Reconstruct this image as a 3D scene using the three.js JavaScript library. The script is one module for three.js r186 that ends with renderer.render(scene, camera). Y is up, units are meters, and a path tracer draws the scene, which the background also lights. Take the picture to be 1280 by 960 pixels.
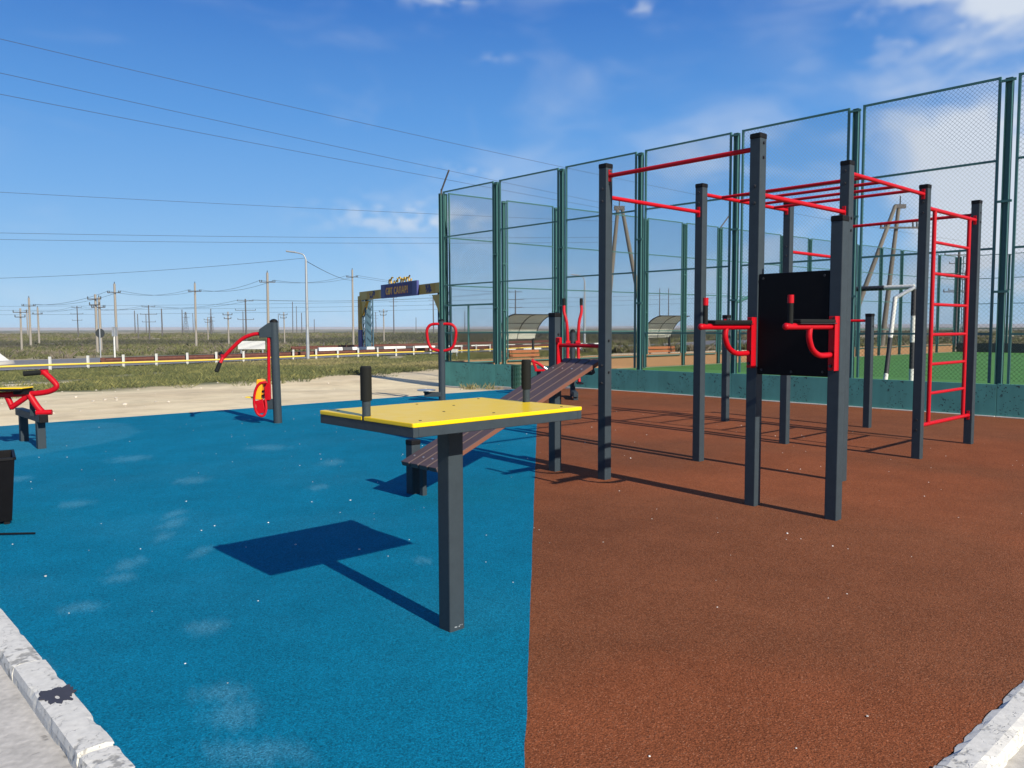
import * as THREE from 'three';
import { RoundedBoxGeometry } from 'three/addons/geometries/RoundedBoxGeometry.js';
import { mergeGeometries } from 'three/addons/utils/BufferGeometryUtils.js';

// ------------------------------------------------------------------ camera, sky, sun, exposure
const scene = new THREE.Scene();
const camera = new THREE.PerspectiveCamera(50.95, 4 / 3, 0.05, 20000);
camera.rotation.order = 'YXZ';
camera.position.set(0, 1.55, 0);
camera.rotation.set(THREE.MathUtils.degToRad(-3.9652), 0, THREE.MathUtils.degToRad(-0.2034));
scene.add(camera);

const SUN_EL = THREE.MathUtils.degToRad(33.6), SUN_AZ = THREE.MathUtils.degToRad(42.65);
const sunDir = new THREE.Vector3(Math.sin(SUN_AZ) * Math.cos(SUN_EL), Math.sin(SUN_EL), Math.cos(SUN_AZ) * Math.cos(SUN_EL));
const sun = new THREE.DirectionalLight(new THREE.Color(1.0, 0.93, 0.81), 5);
sun.position.copy(sunDir).multiplyScalar(60); sun.target.position.set(0, 0, -8);
sun.castShadow = true; sun.shadow.mapSize.set(4096, 4096);
Object.assign(sun.shadow.camera, { left: -30, right: 30, top: 30, bottom: -30, near: 1, far: 140 });
scene.add(sun, sun.target);

// seeded noise -------------------------------------------------------
function rng(seed) { let s = seed >>> 0; return () => { s = (s + 0x6D2B79F5) | 0; let t = Math.imul(s ^ (s >>> 15), 1 | s); t = (t + Math.imul(t ^ (t >>> 7), 61 | t)) ^ t; return ((t ^ (t >>> 14)) >>> 0) / 4294967296; }; }
function hash2(ix, iy, s) { let h = Math.imul(ix, 374761393) ^ Math.imul(iy, 668265263) ^ Math.imul(s, 2147483647 - 1640531535); h = Math.imul(h ^ (h >>> 13), 1274126177); h ^= h >>> 16; return (h >>> 0) / 4294967296; }
const sm = t => t * t * (3 - 2 * t);
function vnoise(x, y, s = 1, per = 0) {
  const x0 = Math.floor(x), y0 = Math.floor(y), fx = sm(x - x0), fy = sm(y - y0);
  const w = per ? (v => ((v % per) + per) % per) : (v => v);
  const a = hash2(w(x0), w(y0), s), b = hash2(w(x0 + 1), w(y0), s), c = hash2(w(x0), w(y0 + 1), s), d = hash2(w(x0 + 1), w(y0 + 1), s);
  return a + (b - a) * fx + (c - a) * fy + (a - b - c + d) * fx * fy;
}
function fbm(x, y, s = 1, oct = 4, per = 0) { let v = 0, a = 0.5, n = 0; for (let i = 0; i < oct; i++) { v += a * vnoise(x, y, s + i * 17, per); n += a; a *= 0.5; x *= 2; y *= 2; if (per) per *= 2; } return v / n; }
const clamp = (v, a = 0, b = 1) => Math.min(b, Math.max(a, v));
const ss = (a, b, x) => sm(clamp((x - a) / (b - a)));
const mix = (a, b, t) => a + (b - a) * t;

// sky: clear blue air with thin cirrus, brighter towards the horizon
(function makeSky() {
  const W = 2048, H = 1024, data = new Float32Array(W * H * 4);
  const stops = [[0, .43, .66, .88], [2, .39, .63, .87], [5, .285, .54, .86], [9, .19, .435, .82], [14, .115, .335, .75], [21, .056, .206, .60], [35, .034, .145, .48], [90, .02, .10, .40]];
  for (let j = 0; j < H; j++) {
    const el = ((j + 0.5) / H - 0.5) * 180;
    for (let i = 0; i < W; i++) {
      const k = (j * W + i) * 4;
      let r, g, b;
      if (el < 0) { r = .16; g = .15; b = .12; }
      else {
        let n = 0; while (n < stops.length - 2 && el > stops[n + 1][0]) n++;
        const t = clamp((el - stops[n][0]) / (stops[n + 1][0] - stops[n][0])), p = stops[n], q = stops[n + 1];
        r = mix(p[1], q[1], t); g = mix(p[2], q[2], t); b = mix(p[3], q[3], t);
        let az = ((i + 0.5) / W - 0.25) * 360; if (az > 180) az -= 360;
        if (el < 75) {
          const wrap = az < 0 ? az + 360 : az;                      // bearing of the cloud bank to the right
          const bank = ss(6, 32, az) * (1 - ss(110, 160, az)) * (1 - ss(11, 16, el) * (1 - ss(22, 29, az)));
          const wx = az / 7 + 3 * fbm(az / 16, el / 7, 31, 2), wy = el / 2.6 + 2.2 * fbm(az / 10 + 9, el / 6, 47, 2);
          const big = fbm(wx * 0.42 + 5.3, wy * 0.33 + 1.7, 5, 3), fine = fbm(wx * 1.3 + wy * 0.35, wy * 1.25 - wx * 0.2, 11, 5);
          let c = ss(0.50, 0.86, big * 0.62 + fine * 0.5 + bank * 0.115 - 0.035 * (1 - bank)) * (0.25 + 0.75 * bank);
          // veil low behind the cage
          c = Math.max(c, 0.62 * ss(0.42, 0.72, fine * 0.6 + big * 0.4) * ss(2, 16, az) * (1 - ss(70, 100, az)) * ss(1, 5, el) * (1 - ss(11, 17, el)));
          // small separate puffs
          for (const [pa, pe, sa, se, st] of [[-4.6, 21.9, 2.6, 0.7, .62], [-6.2, 7.7, 5.5, 1.1, .5], [9, 20.8, 0.8, 0.4, .35], [-1, 18, 1.2, .3, .2], [-2, 10.6, 3.5, .8, .22]]) {
            const dd = ((az - pa) / sa) ** 2 + ((el - pe) / se) ** 2;
            if (dd < 6) c = Math.max(c, st * Math.exp(-dd) * ss(0.30, 0.72, fbm(az * 1.1, el * 2.2, 77, 4)) * 1.6);
          }
          // the wisp high on the right
          { const da = (az - 33 - (el - 19) * -0.55) / 8.5, de = (el - 18.6) / 4.6, dd = da * da + de * de;
            if (dd < 6) c = Math.max(c, 1.05 * Math.exp(-dd * 0.8) * ss(0.34, 0.62, fbm(az * 0.34 + el * 0.16, el * 0.62 - az * 0.05, 91, 5))); }
          c = clamp(c, 0, 0.9);
          r = mix(r, .72, c); g = mix(g, .78, c); b = mix(b, .86, c);
        }
      }
      data[k] = r / 1.42; data[k + 1] = g / 1.42; data[k + 2] = b / 1.42; data[k + 3] = 1;
    }
  }
  const t = new THREE.DataTexture(data, W, H, THREE.RGBAFormat, THREE.FloatType);
  t.mapping = THREE.EquirectangularReflectionMapping; t.magFilter = t.minFilter = THREE.LinearFilter; t.needsUpdate = true;
  scene.background = t; scene.environment = t;
})();

const renderer = new THREE.WebGLRenderer({ antialias: true });
renderer.toneMapping = THREE.LinearToneMapping;
renderer.toneMappingExposure = 1.42;
renderer.shadowMap.enabled = true;

// ------------------------------------------------------------------ helpers
const V = (x, y, z) => new THREE.Vector3(x, y, z);
const AX = .6788, AZ = -.7343, BX = .7343, BZ = .6788;      // the playground's two axes, x right and depth
const TH = Math.atan2(AZ, AX);
const abX = (a, b) => AX * a + BX * b, abD = (a, b) => AZ * a + BZ * b;
const taken = {};
function numbered(n) { if (!(n in taken)) { taken[n] = 0; return n; } taken[n]++; return n + '_' + String(taken[n]).padStart(3, '0'); }
function finish(o) { o.traverse(c => { if (c.isMesh) { c.castShadow = true; c.receiveShadow = true; } }); return o; }
function tag(o, label, category, group) { o.userData.label = label; if (category) o.userData.category = category; if (group) o.userData.group = group; return o; }
function thing(name, label, category, group, x = 0, y = 0, d = 0, turn = 0) {
  const g = new THREE.Group(); g.name = numbered(name); g.position.set(x, y, -d); g.rotation.y = turn; scene.add(g); return tag(g, label, category, group);
}
function part(parent, name, geo, mat, label) { const m = new THREE.Mesh(geo, mat); m.name = name; m.castShadow = m.receiveShadow = true; parent.add(m); if (label) m.userData.label = label; return m; }
function structure(name, geo, mat) { const m = new THREE.Mesh(geo, mat); m.name = name; m.userData.kind = 'structure'; m.receiveShadow = true; m.castShadow = true; scene.add(m); return m; }
function copyOf(o, label) { const c = o.clone(); c.name = numbered(o.name.replace(/_\d{3}$/, '')); c.userData = { ...o.userData }; if (label) c.userData.label = label; scene.add(c); return c; }
function boxUV(geo, s = 1, ox = 0, oy = 0) {                  // uv in metres from the face a triangle points to
  const g = geo.index ? geo.toNonIndexed() : geo; const p = g.attributes.position, uv = new Float32Array(p.count * 2);
  const a = V(), b = V(), c = V(), n = V();
  for (let i = 0; i < p.count; i += 3) {
    a.fromBufferAttribute(p, i); b.fromBufferAttribute(p, i + 1); c.fromBufferAttribute(p, i + 2);
    n.copy(b).sub(a).cross(c.clone().sub(a)); const x = Math.abs(n.x), y = Math.abs(n.y), z = Math.abs(n.z);
    for (const [k, v] of [[0, a], [1, b], [2, c]]) {
      const q = x >= y && x >= z ? [v.z, v.y] : y >= z ? [v.x, v.z] : [v.x, v.y];
      uv[(i + k) * 2] = q[0] * s + ox; uv[(i + k) * 2 + 1] = q[1] * s + oy;
    }
  }
  g.setAttribute('uv', new THREE.BufferAttribute(uv, 2)); return g;
}
const rbox = (w, h, d, r = 0.005, seg = 2) => new RoundedBoxGeometry(w, h, d, seg, Math.min(r, w * .49, h * .49, d * .49));
function box(w, h, d, x = 0, y = 0, z = 0, r = 0) { const g = r ? rbox(w, h, d, r) : new THREE.BoxGeometry(w, h, d); g.translate(x, y, z); return g; }
function cyl(p, q, r0, r1 = r0, seg = 12) {
  const d = q.clone().sub(p), g = new THREE.CylinderGeometry(r1, r0, d.length(), seg);
  g.applyQuaternion(new THREE.Quaternion().setFromUnitVectors(V(0, 1, 0), d.clone().normalize())); g.translate((p.x + q.x) / 2, (p.y + q.y) / 2, (p.z + q.z) / 2); return g;
}
function tube(pts, r, seg = 32, rad = 10, closed = false, tension = 0.5) { return new THREE.TubeGeometry(new THREE.CatmullRomCurve3(pts, closed, 'catmullrom', tension), seg, r, rad, closed); }
const cap = (p, r) => { const g = new THREE.SphereGeometry(r, 10, 8); g.translate(p.x, p.y, p.z); return g; };
function merge(list) { const l = list.map(g => { const n = g.index ? g.toNonIndexed() : g; for (const k of Object.keys(n.attributes)) if (!['position', 'normal', 'uv'].includes(k)) n.deleteAttribute(k); return n; }); return mergeGeometries(l, false); }
function texture(size, fn, srgb = true) {
  const d = new Uint8Array(size * size * 4), enc = v => { v = clamp(v); return 255 * (v <= .0031308 ? v * 12.92 : 1.055 * Math.pow(v, 1 / 2.4) - .055); };
  for (let y = 0; y < size; y++) for (let x = 0; x < size; x++) { const c = fn(x / size, y / size, x, y), k = (y * size + x) * 4; for (let i = 0; i < 3; i++) d[k + i] = srgb ? enc(c[i]) : 255 * clamp(c[i]); d[k + 3] = 255; }
  const t = new THREE.DataTexture(d, size, size, THREE.RGBAFormat, THREE.UnsignedByteType); t.wrapS = t.wrapT = THREE.RepeatWrapping; t.magFilter = THREE.LinearFilter; t.minFilter = THREE.LinearMipmapLinearFilter; t.generateMipmaps = true; t.anisotropy = 8;
  if (srgb) t.colorSpace = THREE.SRGBColorSpace; t.needsUpdate = true; return t;
}
function rep(t, s) { const c = t.clone(); c.repeat.set(s, s); c.needsUpdate = true; return c; }
const lin = (r, g, b) => new THREE.Color().setRGB(r, g, b);
const std = (c, rough, o = {}) => new THREE.MeshStandardMaterial({ color: c, roughness: rough, ...o });
const phys = (c, rough, o = {}) => new THREE.MeshPhysicalMaterial({ color: c, roughness: rough, ...o });

// ------------------------------------------------------------------ materials
// loose rubber crumb, 1.6 m a tile
const crumbHeight = (() => { const N = 1024, h = new Float32Array(N * N); for (let y = 0; y < N; y++) for (let x = 0; x < N; x++) h[y * N + x] = 0.55 * vnoise(x / 2.6, y / 2.6, 3, 394) + 0.45 * vnoise(x / 4.2 + .3, y / 4.2, 8, 244); return h; })();
function crumb(r, g, b, seed, pale, pr, pg, pb) {
  return texture(1024, (u, v, x, y) => {
    const h = crumbHeight[y * 1024 + x]; let m = 0.45 + 1.15 * h; const id = hash2(Math.floor(x / 3), Math.floor(y / 3), seed);
    m *= 0.78 + 0.44 * hash2(x >> 1, y >> 1, seed + 4); m *= 0.9 + 0.2 * fbm(u * 9, v * 9, seed + 2, 3, 9);
    let c = [r * m, g * m, b * m]; if (id > pale) { const t = 0.8 * hash2(x >> 1, y >> 1, seed + 9); c = [mix(c[0], pr, t), mix(c[1], pg, t), mix(c[2], pb, t)]; } return c;
  });
}
const crumbBump = texture(1024, (u, v, x, y) => { const h = crumbHeight[y * 1024 + x]; return [h, h, h]; }, false);
const padMat = (map) => phys(0xffffff, 0.9, { specularIntensity: .12, map: rep(map, 1 / 1.6), bumpMap: rep(crumbBump, 1 / 1.6), bumpScale: 0.003, vertexColors: true });
const M = {};
M.blue = padMat(crumb(.0018, .119, .203, 21, .955, .006, .23, .36));
M.brown = padMat(crumb(.150, .053, .024, 57, .95, .34, .19, .12));
const scuff = texture(512, (u, v) => { const n = fbm(u * 12, v * 12, 3, 4, 12), f = fbm(u * 60, v * 60, 9, 2, 60); const s = 0.86 + 0.2 * n + 0.1 * (f - .5); return [s, s, s]; });
const grainRough = texture(256, (u, v) => { const n = fbm(u * 24, v * 24, 5, 3, 24); const s = 0.72 + 0.28 * n; return [s, s, s]; }, false);
const coat = texture(256, (u, v) => { const n = fbm(u * 64, v * 64, 15, 2, 64); return [n, n, n]; }, false);
M.charcoal = phys(lin(.034, .046, .055), 0.6, { specularIntensity: .25, map: rep(scuff, 1.2), roughnessMap: rep(grainRough, 2), bumpMap: rep(coat, 6), bumpScale: 0.0004 });
M.black = phys(lin(.006, .006, .007), 0.6, { specularIntensity: .3, map: rep(scuff, 2) });
M.rubber = phys(lin(.008, .009, .008), 0.8, { specularIntensity: .4, map: rep(scuff, 3) });
M.board = phys(lin(.003, .003, .004), 0.6, { specularIntensity: .2, map: scuff, roughnessMap: grainRough });
M.red = phys(lin(.42, .003, .010), 0.45, { map: rep(scuff, 2), specularIntensity: .35 });
M.bolt = std(lin(.03, .03, .034), 0.4, { metalness: 0.5 });
M.steel = std(lin(.5, .5, .5), 0.4, { metalness: 0.85 });
M.yellow = phys(lin(.74, .49, .004), 0.40, { roughnessMap: rep(grainRough, .6), specularIntensity: .62 });
M.orange = phys(lin(.85, .36, .01), 0.4, { map: rep(scuff, 2) });
const woodTex = texture(512, (u, v) => { const g = fbm(u * 3, v * 90, 13, 4, 3) * .6 + fbm(u * 8, v * 200, 23, 3, 8) * .4; const s = 0.65 + 0.7 * g; return [s, s, s]; });
M.plank = std(lin(.068, .044, .042), 0.62, { map: woodTex, bumpMap: woodTex, bumpScale: 0.001 });
M.plankEdge = std(lin(.15, .055, .032), 0.7, { map: woodTex });
M.benchWood = std(lin(.42, .155, .06), 0.6, { map: woodTex });
M.green = phys(lin(.045, .135, .125), 0.5, { specularIntensity: .6, map: rep(scuff, 1) });
M.wire = std(lin(.04, .08, .08), 0.6);
const plinthTex = texture(1024, (u, v) => {
  const n = fbm(u * 7, v * 7, 41, 5, 7), d = fbm(u * 70, v * 70, 43, 3, 70); const chip = ss(.66, .74, d) * ss(.45, .62, fbm(u * 5, v * 5, 45, 3, 5));
  const s = 0.82 + 0.36 * n, streak = 0.92 + .16 * fbm(u * 40, v * 2, 49, 3, 40); return [mix(.075 * s * streak, .02, chip), mix(.27 * s * streak, .05, chip), mix(.225 * s * streak, .05, chip)];
});
M.plinth = std(0xffffff, 0.75, { map: rep(plinthTex, .45) });
M.plinthBrown = std(lin(.25, .135, .062), 0.8, { map: rep(scuff, .6) });
const concTex = texture(1024, (u, v) => { const n = fbm(u * 6, v * 6, 61, 5, 6), f = fbm(u * 90, v * 90, 63, 3, 90), spot = ss(.72, .8, fbm(u * 38, v * 38, 66, 3, 38)); const s = (.305 + .18 * n + .18 * (f - .5)) * (1 - .4 * spot); return [s, s * .945, s * .85]; });
M.concrete = std(0xffffff, 0.9, { map: rep(concTex, .5), bumpMap: rep(concTex, .5), bumpScale: .006 });
const kerbTex = texture(1024, (u, v) => {
  const n = fbm(u * 5, v * 5, 71, 5, 5), f = fbm(u * 60, v * 60, 73, 4, 60), cr = Math.abs(fbm(u * 14, v * 14, 75, 4, 14) - .5); let paint = ss(.36, .5, .55 * n + .5 * f), s = mix(.29, .53, paint) * (.84 + .3 * f);
  if (cr < .004) s *= .6; return [s, s * .97, s * .88];
});
M.kerb = std(0xffffff, 0.88, { map: rep(kerbTex, .8), bumpMap: rep(kerbTex, .8), bumpScale: .006 });
M.tar = std(lin(.035, .036, .05), .8, { map: scuff });
M.turf = std(0xffffff, .95, { map: rep(texture(512, (u, v, x, y) => { const m = .6 + .5 * hash2(x >> 1, y >> 1, 5) + .35 * fbm(u * 8, v * 8, 7, 4, 8); return [.034 * m, .145 * m, .014 * m]; }), .5) });
M.white = std(lin(.58, .58, .54), .7, { map: rep(scuff, 1) });
M.blackPaint = std(lin(.025, .026, .03), .6, { map: rep(scuff, 1) });
M.poleConc = std(lin(.26, .235, .20), .9, { map: rep(scuff, .5) });
M.poleGrey = std(lin(.15, .138, .115), .9, { map: rep(scuff, .5) });
M.poleDark = std(lin(.085, .08, .078), .85);
M.poleWood = std(lin(.17, .14, .11), .9, { map: woodTex });
M.galv = std(lin(.33, .35, .36), .5, { metalness: .4 });
M.cable = std(lin(.03, .032, .036), .7);
M.rust = std(0xffffff, .85, { map: rep(texture(256, (u, v) => { const n = fbm(u * 9, v * 9, 81, 5, 9); return [.055 + .10 * n, .017 + .04 * n, .012 + .026 * n]; }), .7) });
M.yellowPipe = std(lin(.70, .50, .07), .6, { map: rep(scuff, .7) });
M.asphalt = std(0xffffff, .92, { map: rep(texture(512, (u, v, x, y) => { const n = fbm(u * 6, v * 6, 91, 4, 6), f = hash2(x, y, 7); const s = .115 + .05 * n + .04 * (f - .5); return [s, s, s * 1.04]; }), .2) });
M.archTeal = std(lin(.02, .07, .105), .5);
M.archBlue = std(lin(.025, .032, .17), .5);
M.archGold = std(lin(.50, .31, .03), .5);
M.canopy = phys(lin(.74, .76, .64), .5, { transmission: .25, thickness: 0, map: scuff });
M.frameDark = std(lin(.03, .035, .035), .5);
M.drum = std(lin(.012, .06, .04), .6, { map: rep(scuff, 2) });

// ------------------------------------------------------------------ the ground
const roadQ = (x, d) => -.8 * x + .6 * d;                          // distance across the road's line
const dip = d => -.24 * ss(20, 24.5, d);
function terr(x, d) {
  const q = roadQ(x, d), a = AX * x + AZ * d, b = BX * x + BZ * d;
  let y = -.05 - .66 * Math.max(ss(15, 42, q), ss(55, 78, d)) - .65 * Math.max(ss(66, 92, q), ss(72, 112, d));
  if (a < -14.9) y += .025 + Math.max(dip(d) * (1 - ss(17, 24, q)), -.24); else y += dip(d) - .02;
  if (b < 1.0 || a > -1.2) y -= .1;
  const r = Math.hypot(x, d);
  if (q > 24 || d > 62) y += (fbm(x / 5, d / 5, 3, 3) - .5) * .22 * ss(24, 34, Math.max(q, d - 38)) * (1 - .93 * ss(43, 46, q) * (1 - ss(64, 68, q))) + (fbm(x / 40, d / 40, 5, 3) - .5) * 1.1 * ss(90, 200, r) * (1 - ss(3000, 5000, r));
  return y;
}
(function ground() {
  const nA = 720, rings = []; let r = 0.6; while (r < 9000) { rings.push(r); r *= r < 120 ? 1.018 : 1.045; }
  const pos = [], col = [], uv = [], idx = [];
  const sand = [.67, .555, .345], grassC = [.105, .108, .036], dry = [.32, .265, .145], scrub = [.058, .060, .034], pale = [.40, .34, .25];
  const m3 = (p, q, t) => [mix(p[0], q[0], t), mix(p[1], q[1], t), mix(p[2], q[2], t)];
  rings.forEach((R, j) => { for (let i = 0; i <= nA; i++) {
    const th = (i / nA - .5) * Math.PI * 1.999, x = R * Math.sin(th), d = R * Math.cos(th), q = roadQ(x, d), p = .6 * x + .8 * d;
    pos.push(x, terr(x, d), -d); uv.push(x / 3.1, d / 3.1);
    const n1 = fbm(x / 3, d / 3, 11, 4), n2 = fbm(x / 14, d / 14, 13, 3), n3 = fbm(x / 60, d / 30, 17, 4);
    let c = m3(sand, [.57, .455, .275], ss(.4, .65, n1));
    const tracks = ss(.5, .62, fbm(q * .9, p / 30, 19, 3)); c = m3(c, [.71, .59, .385], tracks * .45);
    const edge = 22.5 + 7 * ss(26, 48, p) + (n1 - .5) * 6;            // the line where grass takes over from sand
    const g = ss(edge - .8, edge + 1.6, q) * ss(.30, .46, n1 * .7 + n2 * .45 + .02);
    c = m3(c, m3(grassC, dry, ss(.44, .68, n2)), Math.max(g, 0));
    if (q > 64 || d > 66) { const f = Math.max(ss(64, 68, q), ss(66, 72, d)); const gg = m3(m3(grassC, dry, ss(.38, .7, n2)), scrub, .75 * ss(.42, .56, fbm(x / 110, d / 110, 29, 3))); c = m3(c, m3(gg, pale, ss(.56, .66, n3) * .75), f); }
    col.push(...c);
  } });
  const w = nA + 1; for (let j = 0; j < rings.length - 1; j++) for (let i = 0; i < nA; i++) { const a = j * w + i; idx.push(a, a + 1, a + w, a + 1, a + w + 1, a + w); }
  const g = new THREE.BufferGeometry(); g.setAttribute('position', new THREE.Float32BufferAttribute(pos, 3)); g.setAttribute('color', new THREE.Float32BufferAttribute(col, 3)); g.setAttribute('uv', new THREE.Float32BufferAttribute(uv, 2)); g.setIndex(idx); g.computeVertexNormals();
  const soil = texture(512, (u, v, x, y) => { const s = .72 + .36 * fbm(u * 10, v * 10, 23, 5, 10) + .16 * (hash2(x, y, 3) - .5); return [s, s, s]; });
  structure('terrain', g, std(0xffffff, .95, { map: soil, bumpMap: soil, bumpScale: .02, vertexColors: true }));
  // far ridge on the skyline
  const rp = [], ri = []; const N = 240;
  for (let i = 0; i <= N; i++) { const th = (i / N - .5) * 2.4, R = 5200, hgt = 6 + 15 * fbm(i / 26, 2, 7, 4) + (th < 0 ? 4 * ss(0, .5, -th) : 2); const x = Math.sin(th), d = Math.cos(th); rp.push(x * R, -6, -d * R, x * (R + 250), hgt, -d * (R + 250), x * (R + 900), hgt * .9, -d * (R + 900)); }
  for (let i = 0; i < N; i++) for (let k = 0; k < 2; k++) { const a = i * 3 + k, b = a + 3; ri.push(a, b, a + 1, b, b + 1, a + 1); }
  const rg = new THREE.BufferGeometry(); rg.setAttribute('position', new THREE.Float32BufferAttribute(rp, 3)); rg.setIndex(ri); rg.computeVertexNormals();
  structure('distant_ridge', rg, std(lin(.33, .28, .24), .95));
})();

// the rubber pad: two colours meeting on a diagonal seam
const PA0 = -15.1, PA1 = -1.0, PB0 = .88, PB1 = 15.52;
const seamA = b => -1.06 - 1.008 * (b - .97) + .012 * (fbm(b * 6, 1, 3, 2) - .5);
function padSheet(name, fromA, toA, b1, tint, mat) {
  const nb = 230, na = 230, pos = [], uv = [], col = [], idx = [];
  for (let j = 0; j <= nb; j++) { const b = mix(PB0, b1, Math.pow(j / nb, 1.25)); for (let i = 0; i <= na; i++) {
    const a = mix(fromA(b), toA(b), i / na), x = abX(a, b), d = abD(a, b);
    const y = dip(d) + .012 * (fbm(a / 1.7, b / 1.7, 9, 3) - .5); pos.push(x, y, -d); uv.push(a, b); col.push(...tint(a, b, x, d));
  } }
  const w = na + 1; for (let j = 0; j < nb; j++) for (let i = 0; i < na; i++) { const a = j * w + i; idx.push(a, a + 1, a + w, a + 1, a + w + 1, a + w); }
  const g = new THREE.BufferGeometry(); g.setAttribute('position', new THREE.Float32BufferAttribute(pos, 3)); g.setAttribute('uv', new THREE.Float32BufferAttribute(uv, 2)); g.setAttribute('color', new THREE.Float32BufferAttribute(col, 3)); g.setIndex(idx); g.computeVertexNormals();
  return structure(name, g, mat);
}
// dusty scuffs left by shoes: where they lie and how large they are (x, depth, length, width)
const DUST = [[-2.72, 6.35, .10, .22], [-2.85, 6.7, .08, .2], [-2.62, 5.95, .07, .15], [-2.55, 5.25, .10, .20], [-2.45, 4.95, .12, .1], [-2.42, 4.42, .11, .10], [-2.18, 5.55, .07, .18], [-2.27, 3.62, .16, .10], [-1.25, 3.35, .14, .09], [-1.12, 3.15, .12, .12], [-.95, 2.85, .22, .10], [-1.6, 4.1, .12, .1], [-3.3, 8.2, .2, .25], [-4.6, 9.6, .25, .3], [-5.2, 8.3, .2, .22], [-3.9, 7.1, .16, .18], [-2.1, 9.3, .15, .3], [-3.2, 10.5, .3, .3], [-.6, 5.3, .07, .08], [-1.9, 7.8, .1, .2]];
padSheet('blue_rubber_pad', () => PA0, seamA, 14.9, (a, b, x, d) => {
  let m = .90 + .24 * fbm(a / 2.3, b / 2.3, 3, 4) + .10 * (fbm(a * 3, b * 3, 5, 3) - .5), dust = .02 * ss(.5, .75, fbm(a / 1.1, b / 1.1, 15, 4));
  const e = Math.hypot((x + 7.2) / 2.0, (d - 11.2) / 2.3) + .35 * (fbm(x * .9, d * .9, 33, 3) - .5); dust += .085 * (1 - ss(.86, .93, e));
  for (const [px, pd, lx, ld] of DUST) { const q = Math.hypot((x - px) / lx, (d - pd) / ld); if (q < 1.6) dust += .20 * (1 - ss(.2, 1.25, q + .9 * (fbm(x * 22, d * 22, 35, 2) - .5))); }
  dust = clamp(dust, 0, .5); return [m + dust * 75, m + dust * 1.7, m + dust * 1.0];
}, M.blue);
padSheet('brown_rubber_pad', seamA, () => PA1, PB1, (a, b, x, d) => {
  const m = .80 + .36 * fbm(a / 2.1 + 4, b / 2.1, 23, 4) + .12 * (fbm(a * 3.3, b * 3.3, 25, 3) - .5), o = ss(.48, .68, fbm(a / 2.7 + 1.3, b / 2.7 + 8, 27, 3)); return [m * (1 + .20 * o), m * (1 + .06 * o), m * (1 - .02 * o)];
}, M.brown);

// concrete paving outside the kerbs
function sheetAB(a0, a1, b0, b1, y, n = 30) { const g = new THREE.PlaneGeometry(a1 - a0, b1 - b0, n, n); const p = g.attributes.position, uv = g.attributes.uv; for (let i = 0; i < p.count; i++) { const a = p.getX(i) + (a0 + a1) / 2, b = p.getY(i) + (b0 + b1) / 2; p.setXYZ(i, abX(a, b), y + .008 * (fbm(a * 2, b * 2, 3, 3) - .5), -abD(a, b)); uv.setXY(i, a, b); } g.computeVertexNormals(); return g; }
structure('concrete_path', merge([sheetAB(-16, 1.2, -3.2, .82, -.062, 60), sheetAB(-.92, 3.2, .83, 16, -.0625, 60)]), M.concrete);

// kerb stones, each its own piece
(function kerbs() {
  const g = new THREE.Group(); g.name = 'kerb'; g.userData.kind = 'structure'; scene.add(g);
  const R = rng(5);
  function stone(a0, a1, b0, b1, seed) {
    const w = a1 - a0, l = b1 - b0, geo = new THREE.BoxGeometry(w, .2, l, Math.max(3, Math.round(w / .035)), 5, Math.max(3, Math.round(l / .035))); const p = geo.attributes.position;
    for (let i = 0; i < p.count; i++) {
      let x = p.getX(i), y = p.getY(i), z = p.getZ(i); const wx = x + a0 * 1.7, wz = z + b0 * 2.3;
      const ex = Math.abs(x) / (w / 2), ez = Math.abs(z) / (l / 2), top = y > .09;
      const n = fbm(wx * 9, wz * 9, seed, 4) - .5, chip = Math.max(0, fbm(wx * 13, wz * 13 + y * 20, seed + 3, 3) - .56) * .05;
      const shortE = w < l ? ex : ez;
      if (top) { y += n * .004; if (shortE > .97) { y -= .007 + chip * .5; } }
      if (ex > .97) x -= Math.sign(x) * ((top ? .006 : 0) + chip * (w < l ? 1 : .35)); if (ez > .97) z -= Math.sign(z) * ((top ? .006 : 0) + chip * (l < w ? 1 : .35));
      p.setXYZ(i, x, y, z);
    }
    const gg = boxUV(geo, 1, seed * .37, seed * .61); gg.computeVertexNormals();
    const m = part(g, 'kerb_stone', gg, M.kerb); const a = (a0 + a1) / 2, b = (b0 + b1) / 2; m.position.set(abX(a, b), -.088 + (R() - .5) * .012, -abD(a, b)); m.rotation.y = TH + (R() - .5) * .008; return m;
  }
  let s = 1; for (let a = -15.75; a < -1.2; a += 1.05) stone(a + .006, Math.min(a + 1.044, -.9), .755, .893, s++);
  for (let b = .90; b < 9; b += 1.03) stone(-1.01, -.872, b + .006, b + 1.024, s++);
  // spilt black paint on one stone
  const tarPts = [], N = 64; for (let i = 0; i < N; i++) { const th = i / N * Math.PI * 2, r = .062 * (.35 + 1.25 * fbm(Math.cos(th) * 2.6 + 3, Math.sin(th) * 2.6, 7, 3)); tarPts.push(new THREE.Vector2(Math.cos(th) * r * 1.55, Math.sin(th) * r)); }
  const sh = new THREE.Shape(tarPts); const hole = new THREE.Path(); hole.absellipse(.022, -.010, .020, .008, 0, 6.283); sh.holes.push(hole);
  const tg = new THREE.ExtrudeGeometry(sh, { depth: .006, bevelEnabled: false }); tg.rotateX(-Math.PI / 2); const m = part(g, 'paint_spill', tg, M.tar, 'spilt black paint on a kerb stone'); m.position.set(abX(-3.72, .832), .011, -abD(-3.72, .832)); m.rotation.y = TH;
})();

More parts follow.
